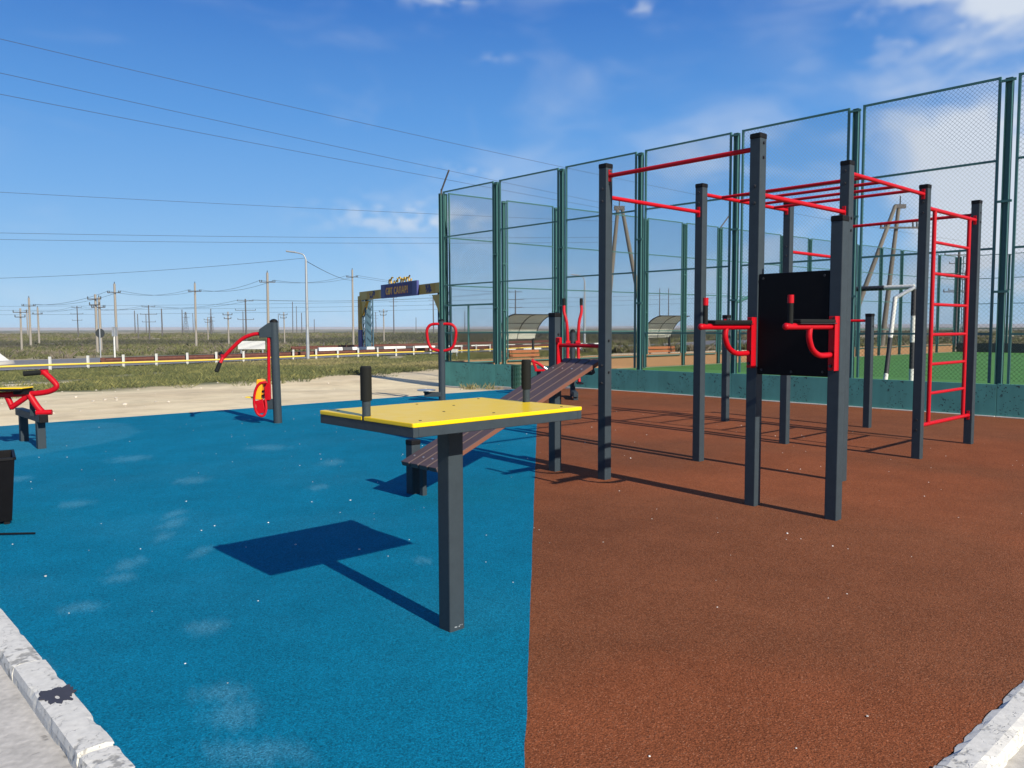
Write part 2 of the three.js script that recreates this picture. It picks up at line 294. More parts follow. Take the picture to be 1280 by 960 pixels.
// ------------------------------------------------------------------ court cage
const F0 = [-2.18, 25.24], SX = .775, SD = .632;
function chainGeo(w, h, y0, pitch = .076, r = .0021) {           // woven diagonals as thin three-sided wires
  const pos = [], nor = []; const seg = (x0, ya, x1, yb, z) => {
    const dx = x1 - x0, dy = yb - ya, L = Math.hypot(dx, dy); if (L < .02) return; const nx = -dy / L, ny = dx / L, P = [];
    for (let k = 0; k < 3; k++) { const an = k * 2.0944; P.push([nx * Math.cos(an) * r, ny * Math.cos(an) * r, Math.sin(an) * r]); }
    for (let k = 0; k < 3; k++) { const p = P[k], q = P[(k + 1) % 3], A = [x0 + p[0], ya + p[1], z + p[2]], B = [x1 + p[0], yb + p[1], z + p[2]], C = [x1 + q[0], yb + q[1], z + q[2]], D = [x0 + q[0], ya + q[1], z + q[2]]; pos.push(...A, ...B, ...C, ...A, ...C, ...D); const n = [(p[0] + q[0]) / r, (p[1] + q[1]) / r, (p[2] + q[2]) / r]; for (let e = 0; e < 6; e++) nor.push(...n); }
  };
  for (let c = -h; c < w; c += pitch) { const xa = Math.max(0, c), ya = xa - c, xb = Math.min(w, c + h), yb = xb - c; seg(xa, y0 + ya, xb, y0 + yb, r); seg(w - xa, y0 + ya, w - xb, y0 + yb, -r); }
  const g = new THREE.BufferGeometry(); g.setAttribute('position', new THREE.Float32BufferAttribute(pos, 3)); g.setAttribute('normal', new THREE.Float32BufferAttribute(nor, 3)); g.setAttribute('uv', new THREE.Float32BufferAttribute(new Float32Array(pos.length / 3 * 2), 2)); return g;
}
function cageSide(name, label, x, d, dx, dd, n, L, H, o) {
  const t = thing(name, label, 'fence', null, x, 0, d, Math.atan2(dd, dx));
  const gap = .13, w = L - gap * 2, rails = [H - .02, 4.36, 2.88, 1.42, o.low - .06];
  const fr = []; for (const s of [.018, w - .018]) fr.push(box(.04, H - o.low, .04, s, (H + o.low) / 2, 0)); for (const y of rails) fr.push(box(w - .08, .036, .036, w / 2, y, 0));
  const frame = boxUV(merge(fr)), mesh = chainGeo(w - .07, H - o.low - .05, o.low + .03);
  const postG = boxUV(merge([box(.012, H - .06 + .5, .1, -.048, (H - .06 - .5) / 2, 0), box(.012, H - .06 + .5, .1, .048, (H - .06 - .5) / 2, 0), box(.085, H - .06 + .5, .012, 0, (H - .06 - .5) / 2, 0), box(.11, .01, .104, 0, H - .05, 0)]));
  const clipG = box(gap * 2 - .04, .04, .03, 0, 0, 0);
  for (let k = 0; k <= n; k++) {
    const p = part(t, 'post', postG, M.green); p.position.x = k * L;
    if (k > 0 && k < n) for (const y of [H - .09, 3.66, 2.14]) { const c = part(p, 'clip', clipG, M.green); c.position.set(0, y, .058); }
  }
  for (let k = 0; k < n; k++) {
    const f = part(t, 'fence_panel', frame, M.green); f.position.set(k * L + gap, 0, 0);
    const m = part(f, 'chain_link', mesh, M.wire); m.position.x = .035; m.userData.kind = 'stuff';
    const top = o.low + (o.drop || 0) * (1 - k / Math.max(1, n - 2)), pg = box(L - .006, top + .45, .03, 0, 0, 0, .004);
    const pl = part(t, 'plinth_panel', boxUV(pg, 1, k * .7, 0), o.plinth); pl.position.set((k + .5) * L, (top - .45) / 2, o.face);
    if (o.foot) { const ft = part(t, 'footing', boxUV(box(L - .01, .3, .07, 0, 0, 0, .01)), M.concrete); const qx = x + dx * (k + .5) * L, qd = d + dd * (k + .5) * L; ft.position.set((k + .5) * L, dip(qd) - .134, o.face + .035); }
  }
  return t;
}
const front = cageSide('court_fence', 'tall green chain link court fence with teal plinth, facing the exercise frames', F0[0], F0[1], AX, AZ, 8, 2.59, 5.75, { low: .57, drop: -.07, plinth: M.plinth, face: .068, foot: true });
{ // the bay at the corner is framed as a gate
  const w = 2.33, gl = part(front, 'gate_frame', boxUV(merge([box(w, .05, .05, 0, 2.25, 0), box(.045, 1.72, .045, 0, 1.37, 0)])), M.green); gl.position.x = 1.295;
  const arm = part(front, 'bracket_arm', merge([cyl(V(0, 5.6, 0), V(.06, 5.83, .03), .03), cyl(V(.05, 5.78, .03), V(.55, 6.32, .12), .026)]), M.poleDark); arm.position.x = .02; arm.name = 'bracket_arm';
}
const side = cageSide('court_fence', 'long side of the green court fence running away past the covered benches', F0[0] + SX * .16, F0[1] + SD * .16, SX, SD, 16, 2.323, 5.75, { low: .52, plinth: M.plinthBrown, face: -.068 });
part(side, 'bracket_arm', cyl(V(13.94, 5.7, 0), V(14.7, 6.3, -.1), .03), M.poleDark);
cageSide('court_fence', 'far end of the green court fence beyond the turf', 26.8 + AX * .16, 48.8 + AZ * .16, AX, AZ, 8, 2.59, 5.75, { low: .57, plinth: M.frameDark, face: .068 });
{ // turf inside
  const pts = [[F0[0], F0[1]], [F0[0] + AX * 20.7, F0[1] + AZ * 20.7], [26.8 + AX * 20.7, 48.8 + AZ * 20.7], [26.8, 48.8]]; const g = new THREE.BufferGeometry(), N = 24, pos = [], uv = [], idx = [];
  for (let j = 0; j <= N; j++) for (let i = 0; i <= N; i++) { const s = i / N, t = j / N; const x = mix(mix(pts[0][0], pts[1][0], s), mix(pts[3][0], pts[2][0], s), t), d = mix(mix(pts[0][1], pts[1][1], s), mix(pts[3][1], pts[2][1], s), t); pos.push(x, .03, -d); uv.push(x, d); }
  for (let j = 0; j < N; j++) for (let i = 0; i < N; i++) { const a = j * (N + 1) + i; idx.push(a, a + 1, a + N + 1, a + 1, a + N + 2, a + N + 1); }
  g.setAttribute('position', new THREE.Float32BufferAttribute(pos, 3)); g.setAttribute('uv', new THREE.Float32BufferAttribute(uv, 2)); g.setIndex(idx); g.computeVertexNormals(); structure('artificial_turf', g, M.turf);
  const ln = new THREE.PlaneGeometry(36, .09); ln.rotateX(-Math.PI / 2); const l = structure('court_line', ln, M.white); l.rotation.y = Math.atan2(SD, SX); l.position.set(F0[0] + SX * 18.4 + .632 * .35, .036, -(F0[1] + SD * 18.4 - .775 * .35));
}
// goal behind the fence: striped crossbar, posts, back stays
(function goal() {
  const t = thing('football_goal', 'black and white striped football goal on the green turf behind the fence', 'goal', null, 8.89, .03, 17.9, TH);
  const W = 3.85, H = 2.4, band = .62;
  const striped = (name, p, q, r, first, stay) => { const L = p.distanceTo(q), n = Math.round(L / band), m = part(t, name, cyl(p, q, r, r, 14), M.white); for (let i = 0; i < n; i++) if ((i + first) % 2) part(m, 'black_band', cyl(p.clone().lerp(q, i / n), p.clone().lerp(q, (i + 1) / n), r + .0015, r + .0015, 14), M.blackPaint); return m; };
  striped('crossbar', V(0, H, 0), V(-W, H, 0), .055, 0); striped('goal_post', V(0, H - .05, 0), V(0, 0, 0), .055, 1); striped('goal_post', V(-W, H - .05, 0), V(-W, 0, 0), .055, 1);
  for (const x of [0, -W]) { part(t, 'top_stay', cyl(V(x, H - .02, 0), V(x, 2.13, 1.0), .04), x ? M.green : M.galv); { const p = V(x, 2.15, 1.0), q = V(x, 0, 1.47), l = part(t, 'back_leg', cyl(p, q, .045, .045, 12), M.white); part(l, 'black_band', cyl(p.clone().lerp(q, .40), p.clone().lerp(q, .75), .047, .047, 12), M.blackPaint); } }
  part(t, 'back_bar', cyl(V(0, .05, 1.46), V(-W, .05, 1.46), .03), M.white);
})();
// covered benches beyond the long side
function shelter(x, d, label) {
  const t = thing('covered_bench', label, 'bench', 'covered benches beside the court', x, terr(x, d), d, Math.atan2(SD, SX));
  const L = 1.9, arc = z => { const u = z; return V(0, 1.38 + .95 * Math.sin(u * 1.45) * 1.0, -.42 + 1.05 * (1 - Math.cos(u * 1.35)) + u * .25); };
  const pos = [], idx = [], uv = [], n = 16; for (let i = 0; i <= n; i++) { const p = arc(i / n); pos.push(0, p.y, p.z, L, p.y, p.z); uv.push(0, i / n, L, i / n); } for (let i = 0; i < n; i++) { const a = i * 2; idx.push(a, a + 1, a + 2, a + 1, a + 3, a + 2); }
  const g = new THREE.BufferGeometry(); g.setAttribute('position', new THREE.Float32BufferAttribute(pos, 3)); g.setAttribute('uv', new THREE.Float32BufferAttribute(uv, 2)); g.setIndex(idx); g.computeVertexNormals(); const cn = part(t, 'canopy', g, M.canopy);
  for (const xx of [0, L * .52, L]) { const pts = []; for (let i = 0; i <= n; i++) { const p = arc(i / n); pts.push(V(xx, p.y, p.z - .015)); } part(cn, 'rib', tube(pts, .026, 24, 6), M.frameDark); }
  for (let k = 0; k <= 8; k++) { const p = arc(k / 8); part(cn, 'purlin', cyl(V(0, p.y, p.z - .02), V(L, p.y, p.z - .02), k % 4 ? .009 : .022, k % 4 ? .009 : .022, 6), M.frameDark); }
  for (const xx of [.25, L - .1]) part(t, 'post', box(.07, 1.55, .07, xx, .65, -.42), M.frameDark);
  for (const [y, z] of [[.46, .02], [.47, .17], [.47, .32], [.62, -.14], [.78, -.17], [.93, -.2]]) part(t, 'slat', boxUV(box(L, y < .5 ? .04 : .11, y < .5 ? .12 : .035, L / 2, y, z, .006)), M.benchWood);
  for (const xx of [.3, L - .3]) part(t, 'leg', merge([box(.06, .62, .06, xx, .13, .28), box(.06, 1.12, .06, xx, .38, -.24), box(.06, .05, .52, xx, .42, .03)]), M.frameDark);
}
shelter(-.3, 30.1, 'covered bench with orange slats under a curved clear roof, beside the court corner');
shelter(6.0, 35.1, 'covered bench with orange slats under a curved roof, second from the court corner');

// ------------------------------------------------------------------ workout frame (posts, pull-up bars, monkey bars, ladder, dip station)
const PA = -5.323, PB = 6.204;
const RB = .021;
function postPart(t, a, b, H, o = {}) {                          // (a, b) is the post's corner nearest the path
  const m = part(t, 'post', boxUV(rbox(.1, H + .1, .1, .008), 1, a * .7, b * .3), M.charcoal); m.position.set(a - .05, (H - .1) / 2, -(b + .05)); 
  const c = part(m, 'post_cap', rbox(.108, .05, .108, .012), M.black); c.position.y = (H + .1) / 2 - .012;
  for (const [side2, y] of o.bolts || []) { const bt = part(m, 'bolt', new THREE.CylinderGeometry(.0115, .014, .012, 8), M.bolt); const yy = y - (H - .1) / 2; if (side2 === 'a') { bt.rotation.z = -Math.PI / 2; bt.position.set(.056, yy, 0); } else { bt.rotation.x = Math.PI / 2; bt.position.set(0, yy, .056); } }
  return m;
}
function barPart(t, name, p, q, r = RB, flange = true) {
  const m = part(t, name, cyl(p, q, r, r, 16), M.red);
  if (flange) for (const [e, o] of [[p, q], [q, p]]) { const dir = o.clone().sub(e).normalize(); const alongA = Math.abs(dir.x) > Math.abs(dir.z); const f = part(m, 'flange', rbox(alongA ? .008 : .038, .115, alongA ? .038 : .008, .003), M.red); f.position.copy(e).addScaledVector(dir, .004); }
  return m;
}
(function workoutFrame() {
  const t = thing('workout_frame', 'charcoal and red workout frame of posts with pull-up bars, monkey bars and a ladder', 'workout frame', null, abX(PA, PB), 0, abD(PA, PB), TH);
  const P = (a, b, y) => V(a, y, -b);                            // local: a along one axis, b along the other
  const a1 = 1.691, a2 = .726, b1 = 1.667, b2 = 1.985, b3 = 1.73, H = 3.17;
  const bb = (ys, s = 'b') => ys.map(y => [s, y]);
  postPart(t, 0, 0, H, { bolts: [...bb([2.93, 2.81, 1.17, .99]), ...bb([3.10, 2.98], 'a'), ['a', 1.42], ['a', 1.1]] });
  postPart(t, a1, 0, H, { bolts: [...bb([2.74, 2.6, 1.6, 1.24]), ...bb([3.1, 2.98], 'a')] });
  postPart(t, a1 + a2, 0, 2.41, { bolts: bb([1.62, 1.2]) });
  postPart(t, 0, b1, H, { bolts: [...bb([3.08, 2.96])] });
  postPart(t, a1, b1, H, { bolts: [...bb([3.08, 2.96]), ...bb([2.62, 2.5], 'a')] });
  postPart(t, 0, b1 + b2, H, { bolts: bb([2.6, 2.48]) });
  postPart(t, a1, b1 + b2, H, { bolts: [...bb([2.98, 2.86]), ...bb([.46, .34])] });
  postPart(t, a1, b1 + b2 + b3, H, { bolts: [...bb([3.02, 2.9], 'a')] });
  postPart(t, 0, b1 + b2 + b3, H, {});
  const c = .05;
  barPart(t, 'pull_up_bar', P(0, c, 3.06), P(a1 - .1, c, 3.06));
  barPart(t, 'pull_up_bar', P(-c, .1, 2.86), P(-c, b1, 2.86));
  barPart(t, 'pull_up_bar', P(a1 - c, .1, 2.68), P(a1 - c, b1, 2.68));
  barPart(t, 'side_rail', P(-c, b1 + .1, 3.07), P(-c, b1 + b2, 3.07)); barPart(t, 'side_rail', P(a1 - c, b1 + .1, 3.07), P(a1 - c, b1 + b2, 3.07));
  for (let k = 1; k <= 4; k++) barPart(t, 'monkey_bar_rung', P(-c, b1 + c + b2 * k / 5, 3.07), P(a1 - c, b1 + c + b2 * k / 5, 3.07), .0175, false);
  barPart(t, 'pull_up_bar', P(-c, b1 + b2 + .1, 2.54), P(-c, b1 + b2 + b3, 2.54));
  barPart(t, 'pull_up_bar', P(0, b1 + b2 + b3 + c, 3.0), P(a1 - .1, b1 + b2 + b3 + c, 3.0));
  // ladder between two posts
  const lb = b1 + b2, la = a1 - c; const top = barPart(t, 'ladder_bar', P(la, lb + .1, 2.925), P(la, lb + b3, 2.925), .024); barPart(t, 'ladder_bar', P(la, lb + .1, .385), P(la, lb + b3, .385), .024);
  for (const o of [.36, 1.53]) part(t, 'ladder_rail', cyl(P(la, lb + o, 2.925), P(la, lb + o, .385), .024, .024, 14), M.red);
  for (const y of [2.55, 2.18, 1.815, 1.455, 1.1, .75]) part(t, 'ladder_rung', cyl(P(la, lb + .36, y), P(la, lb + 1.53, y), .019, .019, 12), M.red);
  // dip station: back board and two arms
  const bd = part(t, 'backboard', rbox(a2 - .104, .85, .02, .008), M.board); bd.position.copy(P(a1 + (a2 - .1) / 2, .017, 1.575));
  for (const [u, v] of [[-1, 1], [1, 1], [-1, -1], [1, -1], [0, -1.02]]) { const s = part(bd, 'screw', new THREE.CylinderGeometry(.009, .011, .008, 10), M.bolt); s.rotation.x = Math.PI / 2; s.position.set(u * .27, v * .385, .013); }
  for (const ax of [a1 - c, a1 + a2 - c]) {
    const arm = part(t, 'dip_arm', cyl(P(ax, -.01, 1.555), P(ax, -.76, 1.555), .024, .024, 16), M.red);
    part(arm, 'mount_plate', box(.085, .43, .01, ax, 1.42, .006, .003), M.red);
    part(arm, 'mount_plate', box(.008, .43, .06, ax + .035, 1.42, .04, .003), M.red);
    for (const y of [1.60, 1.24]) { const bt = part(arm, 'bolt', new THREE.CylinderGeometry(.012, .014, .014, 8), M.bolt); bt.rotation.x = Math.PI / 2; bt.position.set(ax - .02, y, .018); }
    part(arm, 'brace', tube([P(ax, -.40, 1.55), P(ax, -.41, 1.47), P(ax, -.36, 1.385), P(ax, -.25, 1.335), P(ax, -.11, 1.33), P(ax, -.01, 1.335)], .022, 30, 12), M.red);
    part(arm, 'arm_pad', rbox(.085, .028, .56, .010).translate(ax, 1.595, .34), M.rubber);
    part(arm, 'pad_plate', box(.09, .006, .58, ax, 1.5785, .34), M.bolt);
    part(arm, 'grip', cyl(P(ax, -.70, 1.575), P(ax, -.70, 1.725), .02, .02, 16), M.rubber);
    part(arm, 'grip_end', merge([cyl(P(ax, -.70, 1.725), P(ax, -.70, 1.785), .0225, .0225, 16), cap(P(ax, -.76, 1.555), .026)]), M.red);
  }
})();

// sit-up bench leaning on the frame
(function sitUpBench() {
  const a0 = -6.009, b0 = 6.183, t = thing('sit_up_bench', 'sloping sit-up bench of brown planks between two charcoal posts', 'exercise bench', null, abX(a0, b0), 0, abD(a0, b0), TH);
  const P = (a, b, y) => V(a - a0, y, -(b - b0));
  postPart(t, 0, 0, 1.70, { bolts: [['a', 1.48], ['a', 1.1]] });
  { const m = postPart(t, -6.09 - a0, 4.36 - b0, .50); }
  // planks
  const bL = 4.20, yL = .325, bH = 6.36, yH = 1.205, slope = Math.atan2(yH - yL, bH - bL), len = Math.hypot(yH - yL, bH - bL), pw = .118;
  for (let k = 0; k < 4; k++) {
    const aC = -6.045 + pw / 2 + .015 + k * (pw + .018), g = boxUV(rbox(pw, .046, len, .006)); { const uv = g.attributes.uv; for (let i = 0; i < uv.count; i++) { const u0 = uv.getX(i), v0 = uv.getY(i); uv.setXY(i, v0 * .8 + k * .3, u0 * 1.1 + k * .17); } }
    const m = part(t, 'plank', g, M.plank); m.position.copy(P(aC, (bL + bH) / 2, (yL + yH) / 2)); m.rotation.x = slope;
    for (const s of [-len / 2 + .12, len / 2 - .26]) { const sc = part(m, 'screw', new THREE.CylinderGeometry(.010, .010, .006, 10), M.steel); sc.position.set(0, .0245, -s); }
    if (k === 3) part(m, 'worn_edge', box(.0035, .036, len - .03, pw / 2 + .0005, 0, 0), M.plankEdge);
  }
  const along = (b) => yL + (yH - yL) * (b - bL) / (bH - bL);
  for (const b of [4.42, 6.24]) { const m = part(t, 'cross_beam', rbox(.50, .06, .06, .006), M.charcoal); m.position.copy(P(-5.77, b, along(b) - .055)); m.rotation.x = slope; }
  part(t, 'support_rail', merge([cyl(P(-5.88, 4.42, along(4.42) - .045), P(-5.88, 6.24, along(6.24) - .045), .018), cyl(P(-5.74, 4.42, along(4.42) - .045), P(-5.74, 6.24, along(6.24) - .045), .018)]), M.charcoal);
  { const g = rbox(.05, .3, .05, .006); const m = part(t, 'support_leg', g, M.charcoal); m.position.copy(P(-6.0, 4.42, .12)); }
  // foot bar on a red bracket
  const bar = part(t, 'foot_bar', cyl(P(-6.0, 6.235, 1.365), P(-5.425, 6.235, 1.365), .02, .02, 14), M.red);
  part(bar, 'bracket', merge([rbox(.02, .36, .075, .004).translate(.013, 1.27, -.05), rbox(.06, .05, .012, .004).translate(.03, 1.42, -.012)]), M.red);
})();

// low horizontal bar behind the frame
(function lowBar() {
  const p = [3.502, 13.217], q = [5.45, 12.307], dx = q[0] - p[0], dd = q[1] - p[1], L = Math.hypot(dx, dd), t = thing('low_bar', 'low red horizontal bar between two short charcoal posts near the teal plinth', 'pull-up bar', null, p[0], 0, p[1], Math.atan2(dd, dx));
  for (const x of [0, L]) { const m = part(t, 'post', boxUV(rbox(.1, 1.84, .1, .008)), M.charcoal); m.rotation.y = TH - t.rotation.y; m.position.set(x, .82, -.05); const c = part(m, 'post_cap', rbox(.108, .05, .108, .012), M.black); c.position.y = .908; for (const y of [1.68, 1.56]) { const bt = part(m, 'bolt', new THREE.CylinderGeometry(.011, .013, .012, 8), M.bolt); bt.rotation.z = -Math.PI / 2; bt.position.set(.056, y - .82, 0); } }
  const b = part(t, 'bar', cyl(V(.05, 1.645, -.05), V(L - .05, 1.645, -.05), RB, RB, 14), M.red); part(b, 'flange', box(.06, .13, .008, 0, 1.62, .004), M.red);
})();

// arm-wrestling table
(function armTable() {
  const t = thing('arm_wrestling_table', 'yellow topped arm-wrestling table with two black grips on one charcoal post', 'exercise table', null, abX(-3.21, 2.536), 0, abD(-3.21, 2.536), TH);
  // local origin is the post's centre; x along one axis, z towards the near kerb
  const x0 = -.508, x1 = .315, z0 = -.653, z1 = .455, yT = 1.131;
  const pg = boxUV(rbox(.096, 1.16, .096, .008)); const post = part(t, 'post', pg, M.charcoal); post.position.y = .48;
  const chips = []; const R = rng(9); for (let i = 0; i < 6; i++) { const s = .003 + .004 * R(); chips.push(box(.0016, s, s * 1.3, .0485, .008 + .02 * R(), (R() - .5) * .08)); } part(post, 'paint_chips', merge(chips).translate(0, -.48, 0), M.galv);
  const w = x1 - x0, l = z1 - z0, cx = (x0 + x1) / 2, cz = (z0 + z1) / 2;
  const ap = part(t, 'apron', boxUV(merge([box(w - .006, .046, .03, cx, yT - .0435, z1 - .018, .004), box(w - .006, .046, .03, cx, yT - .0435, z0 + .018, .004), box(.03, .0455, l - .066, x0 + .018, yT - .0435, cz, .004), box(.03, .0455, l - .066, x1 - .018, yT - .0435, cz, .004), box(w - .07, .03, .05, cx, yT - .05, cz + .2), box(w - .07, .03, .05, cx, yT - .05, cz - .2)])), M.charcoal);
  part(t, 'mount_plate', box(.2, .008, .2, 0, yT - .068, 0), M.charcoal);
  // top with a slot for each grip
  const sh = new THREE.Shape(), hs = .011, dp = .05, r = .012; const pts = [];
  const mx = cx; sh.moveTo(x0 + r, -z1); sh.lineTo(mx - hs, -z1); sh.lineTo(mx - hs, -z1 + dp); sh.lineTo(mx + hs, -z1 + dp); sh.lineTo(mx + hs, -z1); sh.lineTo(x1 - r, -z1); sh.quadraticCurveTo(x1, -z1, x1, -z1 + r); sh.lineTo(x1, -z0 - r); sh.quadraticCurveTo(x1, -z0, x1 - r, -z0); sh.lineTo(mx + hs, -z0); sh.lineTo(mx + hs, -z0 - dp); sh.lineTo(mx - hs, -z0 - dp); sh.lineTo(mx - hs, -z0); sh.lineTo(x0 + r, -z0); sh.quadraticCurveTo(x0, -z0, x0, -z0 - r); sh.lineTo(x0, -z1 + r); sh.quadraticCurveTo(x0, -z1, x0 + r, -z1);
  const tg = new THREE.ExtrudeGeometry(sh, { depth: .012, bevelEnabled: true, bevelThickness: .004, bevelSize: .004, bevelOffset: -.004, bevelSegments: 2, curveSegments: 4 }); tg.rotateX(-Math.PI / 2);
  const top = part(t, 'table_top', tg, M.yellow); top.position.y = yT - .0165;
  for (const [sx, sz] of [[x0 + .07, z1 - .07], [x1 - .07, z1 - .09], [x1 - .07, z0 + .09], [x0 + .07, z0 + .09], [x1 - .09, cz], [x0 + .09, cz], [cx + .1, cz + .14], [cx - .12, cz - .1]]) { const s = part(top, 'screw', new THREE.CylinderGeometry(.007, .007, .003, 10), M.bolt); s.position.set(sx, .0168, sz); }
  for (const z of [z1 - .022, z0 + .022]) { const g = part(t, 'grip_post', cyl(V(cx, yT - .03, z), V(cx, yT + .12, z), .0205, .0205, 18), M.charcoal); part(g, 'rubber_grip', merge([cyl(V(cx, yT + .075, z), V(cx, yT + .232, z), .0275, .0275, 20), cyl(V(cx, yT + .232, z), V(cx, yT + .24, z), .0275, .023, 20)]), M.rubber); }
})();

// ------------------------------------------------------------------ smaller machines
(function skiTrainer() {
  const t = thing('lever_trainer', 'charcoal post trainer with a curved red lever arm and yellow foot pad', 'exercise machine', null, -3.88, dip(13.3), 13.28);
  part(t, 'post', merge([cyl(V(0, -.1, 0), V(-.03, 1.66, 0), .07, .066, 22)]), M.charcoal); part(t, 'post_cap', new THREE.SphereGeometry(.068, 18, 10).scale(1, .75, 1).translate(-.03, 1.665, 0), M.black);
  const br = new THREE.Shape([new THREE.Vector2(-.25, 1.42), new THREE.Vector2(-.05, 1.42), new THREE.Vector2(-.05, 1.66), new THREE.Vector2(-.12, 1.63), new THREE.Vector2(-.25, 1.54)]); part(t, 'pivot_housing', new THREE.ExtrudeGeometry(br, { depth: .1, bevelEnabled: true, bevelSize: .01, bevelThickness: .01, bevelSegments: 2 }).translate(0, 0, -.05), M.charcoal);
  const arm = part(t, 'lever_arm', tube([V(-.2, 1.47, 0), V(-.36, 1.465, 0), V(-.53, 1.40, .02), V(-.69, 1.26, .04), V(-.86, 1.08, .06)], .031, 36, 12), M.red);
  part(arm, 'handle', merge([cyl(V(-.86, 1.09, .06), V(-.89, .99, .12), .028), cyl(V(-.86, 1.09, .06), V(-.91, 1.12, -.02), .026)]), M.red);
  part(arm, 'grip', cyl(V(-.89, 1.0, .12), V(-.93, .86, .18), .034), M.rubber); part(arm, 'grip', cyl(V(-.89, 1.115, 0), V(-1.03, 1.135, -.3), .034), M.rubber);
  part(t, 'swing_bar', cyl(V(-.115, 1.45, .02), V(-.13, .52, .02), .026), M.red);
  part(t, 'foot_pad', rbox(.10, .33, .24, .015).rotateZ(-.12).translate(-.265, .56, .02), M.orange, 'yellow ribbed foot pad');
  for (let k = 0; k < 4; k++) part(t, 'pad_rib', box(.02, .03, .2, -.21 - .006 * k, .46 + k * .07, .03), M.black);
  part(t, 'pedal_hoop', tube([V(-.13, .68, .12), V(-.24, .66, .15), V(-.315, .53, .16), V(-.335, .33, .16), V(-.29, .17, .15), V(-.2, .13, .14), V(-.155, .24, .12), V(-.17, .4, .1)], .022, 48, 10), M.red);
  part(t, 'linkage', merge([rbox(.09, .28, .08, .01).translate(-.15, .52, .02), rbox(.13, .22, .05, .01).rotateZ(.2).translate(-.25, .28, .1)]), M.red);
  part(t, 'stop_bracket', rbox(.18, .17, .09, .01).translate(-.13, .31, -.01), M.charcoal); part(t, 'foot_plate', rbox(.17, .016, .13, .005).rotateZ(-.1).translate(-.42, .425, .02), M.yellow);
})();
(function twister() {
  const y = dip(17.4), t = thing('waist_twister', 'charcoal post with rounded red hand loops and a round foot disc', 'exercise machine', null, -1.515, y, 17.4);
  part(t, 'post', cyl(V(0, -.1, 0), V(0, 1.70, 0), .074, .074, 22), M.charcoal); part(t, 'post_cap', new THREE.SphereGeometry(.074, 18, 10).scale(1, .7, 1).translate(0, 1.70, 0), M.black);
  for (const s of [-1, 1]) part(t, 'hand_loop', tube([V(0, 1.64, .03), V(.13 * s, 1.645, .03), V(.24 * s, 1.62, .03), V(.305 * s, 1.53, .03), V(.31 * s, 1.40, .03), V(.275 * s, 1.22, .03), V(.21 * s, 1.12, .03), V(.11 * s, 1.08, .03), V(0, 1.07, .03)], .031, 44, 12), M.red);
  part(t, 'foot_beam', rbox(.36, .1, .1, .01).translate(-.2, .13, .03), M.charcoal); part(t, 'foot_disc', new THREE.CylinderGeometry(.2, .2, .022, 32).translate(-.34, .22, .03), M.steel); part(t, 'bearing', new THREE.CylinderGeometry(.06, .06, .06, 16).translate(-.34, .19, .03), M.charcoal);
})();
(function rider() {
  const t = thing('rider_trainer', 'low red rider trainer with yellow and black seat on a charcoal beam', 'exercise machine', null, -6.17, 0, 10.48, TH);
  const P = (u, v, dz = 0) => V(u, v, dz);
  // local x runs along the beam towards the right-hand leg
  for (const x of [-.95, 0]) part(t, 'leg', boxUV(rbox(.1, .46, .1, .007).translate(x, .13, 0)), M.charcoal);
  const bm = part(t, 'beam', boxUV(rbox(1.36, .1, .1, .007).translate(-.5, .405, 0)), M.charcoal); part(bm, 'end_cap', rbox(.02, .104, .104, .005).translate(.185, .405, 0), M.black);
  const inv = new THREE.Matrix4().makeRotationY(-TH); const S = (x, y, z) => V(x + .11, y, z).applyMatrix4(inv);   // as seen square from the path
  part(t, 'front_arm', tube([S(-.05, .47, .03), S(-.12, .55, .03), S(-.23, .73, .03)], .042, 16, 12), M.red); part(t, 'foot_rest', cyl(S(-.12, .475, .06), S(.06, .478, .02), .036), M.red);
  part(t, 'rear_arm', tube([S(-.46, .52, 0), S(-.5, .62, 0), S(-.55, .74, 0)], .036, 12, 10), M.red); part(t, 'link_arm', cyl(S(-.46, .54, .03), S(-.2, .72, .02), .034), M.red);
  part(t, 'strut', rbox(.05, .34, .05, .006).applyMatrix4(inv).translate(S(-.24, .57, -.06).x, .59, S(-.24, .57, -.06).z), M.charcoal);
  part(t, 'main_tube', tube([S(-1.1, .70, .02), S(-.7, .705, .02), S(-.38, .715, .02), S(-.12, .725, .02), S(.05, .755, .02), S(.135, .81, .02), S(.10, .88, .02), S(-.02, 1.0, .02)], .036, 60, 12), M.red);
  part(t, 'handlebar', cyl(S(-.02, 1.0, -.04), S(-.05, 1.0, .05), .034), M.red); part(t, 'grip', cyl(S(-.05, 1.0, .03), S(-.24, .985, .1), .034), M.rubber);
  const se = part(t, 'seat', rbox(.72, .03, .3, .012).applyMatrix4(inv).translate(S(-.62, .775, .02).x, .775, S(-.62, .775, .02).z), M.black); part(se, 'seat_panel', rbox(.32, .018, .26, .008).applyMatrix4(inv).translate(S(-.40, .80, .02).x, .799, S(-.40, .80, .02).z), M.yellow); part(se, 'seat_bracket', rbox(.2, .05, .12, .006).applyMatrix4(inv).translate(S(-.3, .74, .02).x, .74, S(-.3, .74, .02).z), M.black);
})();
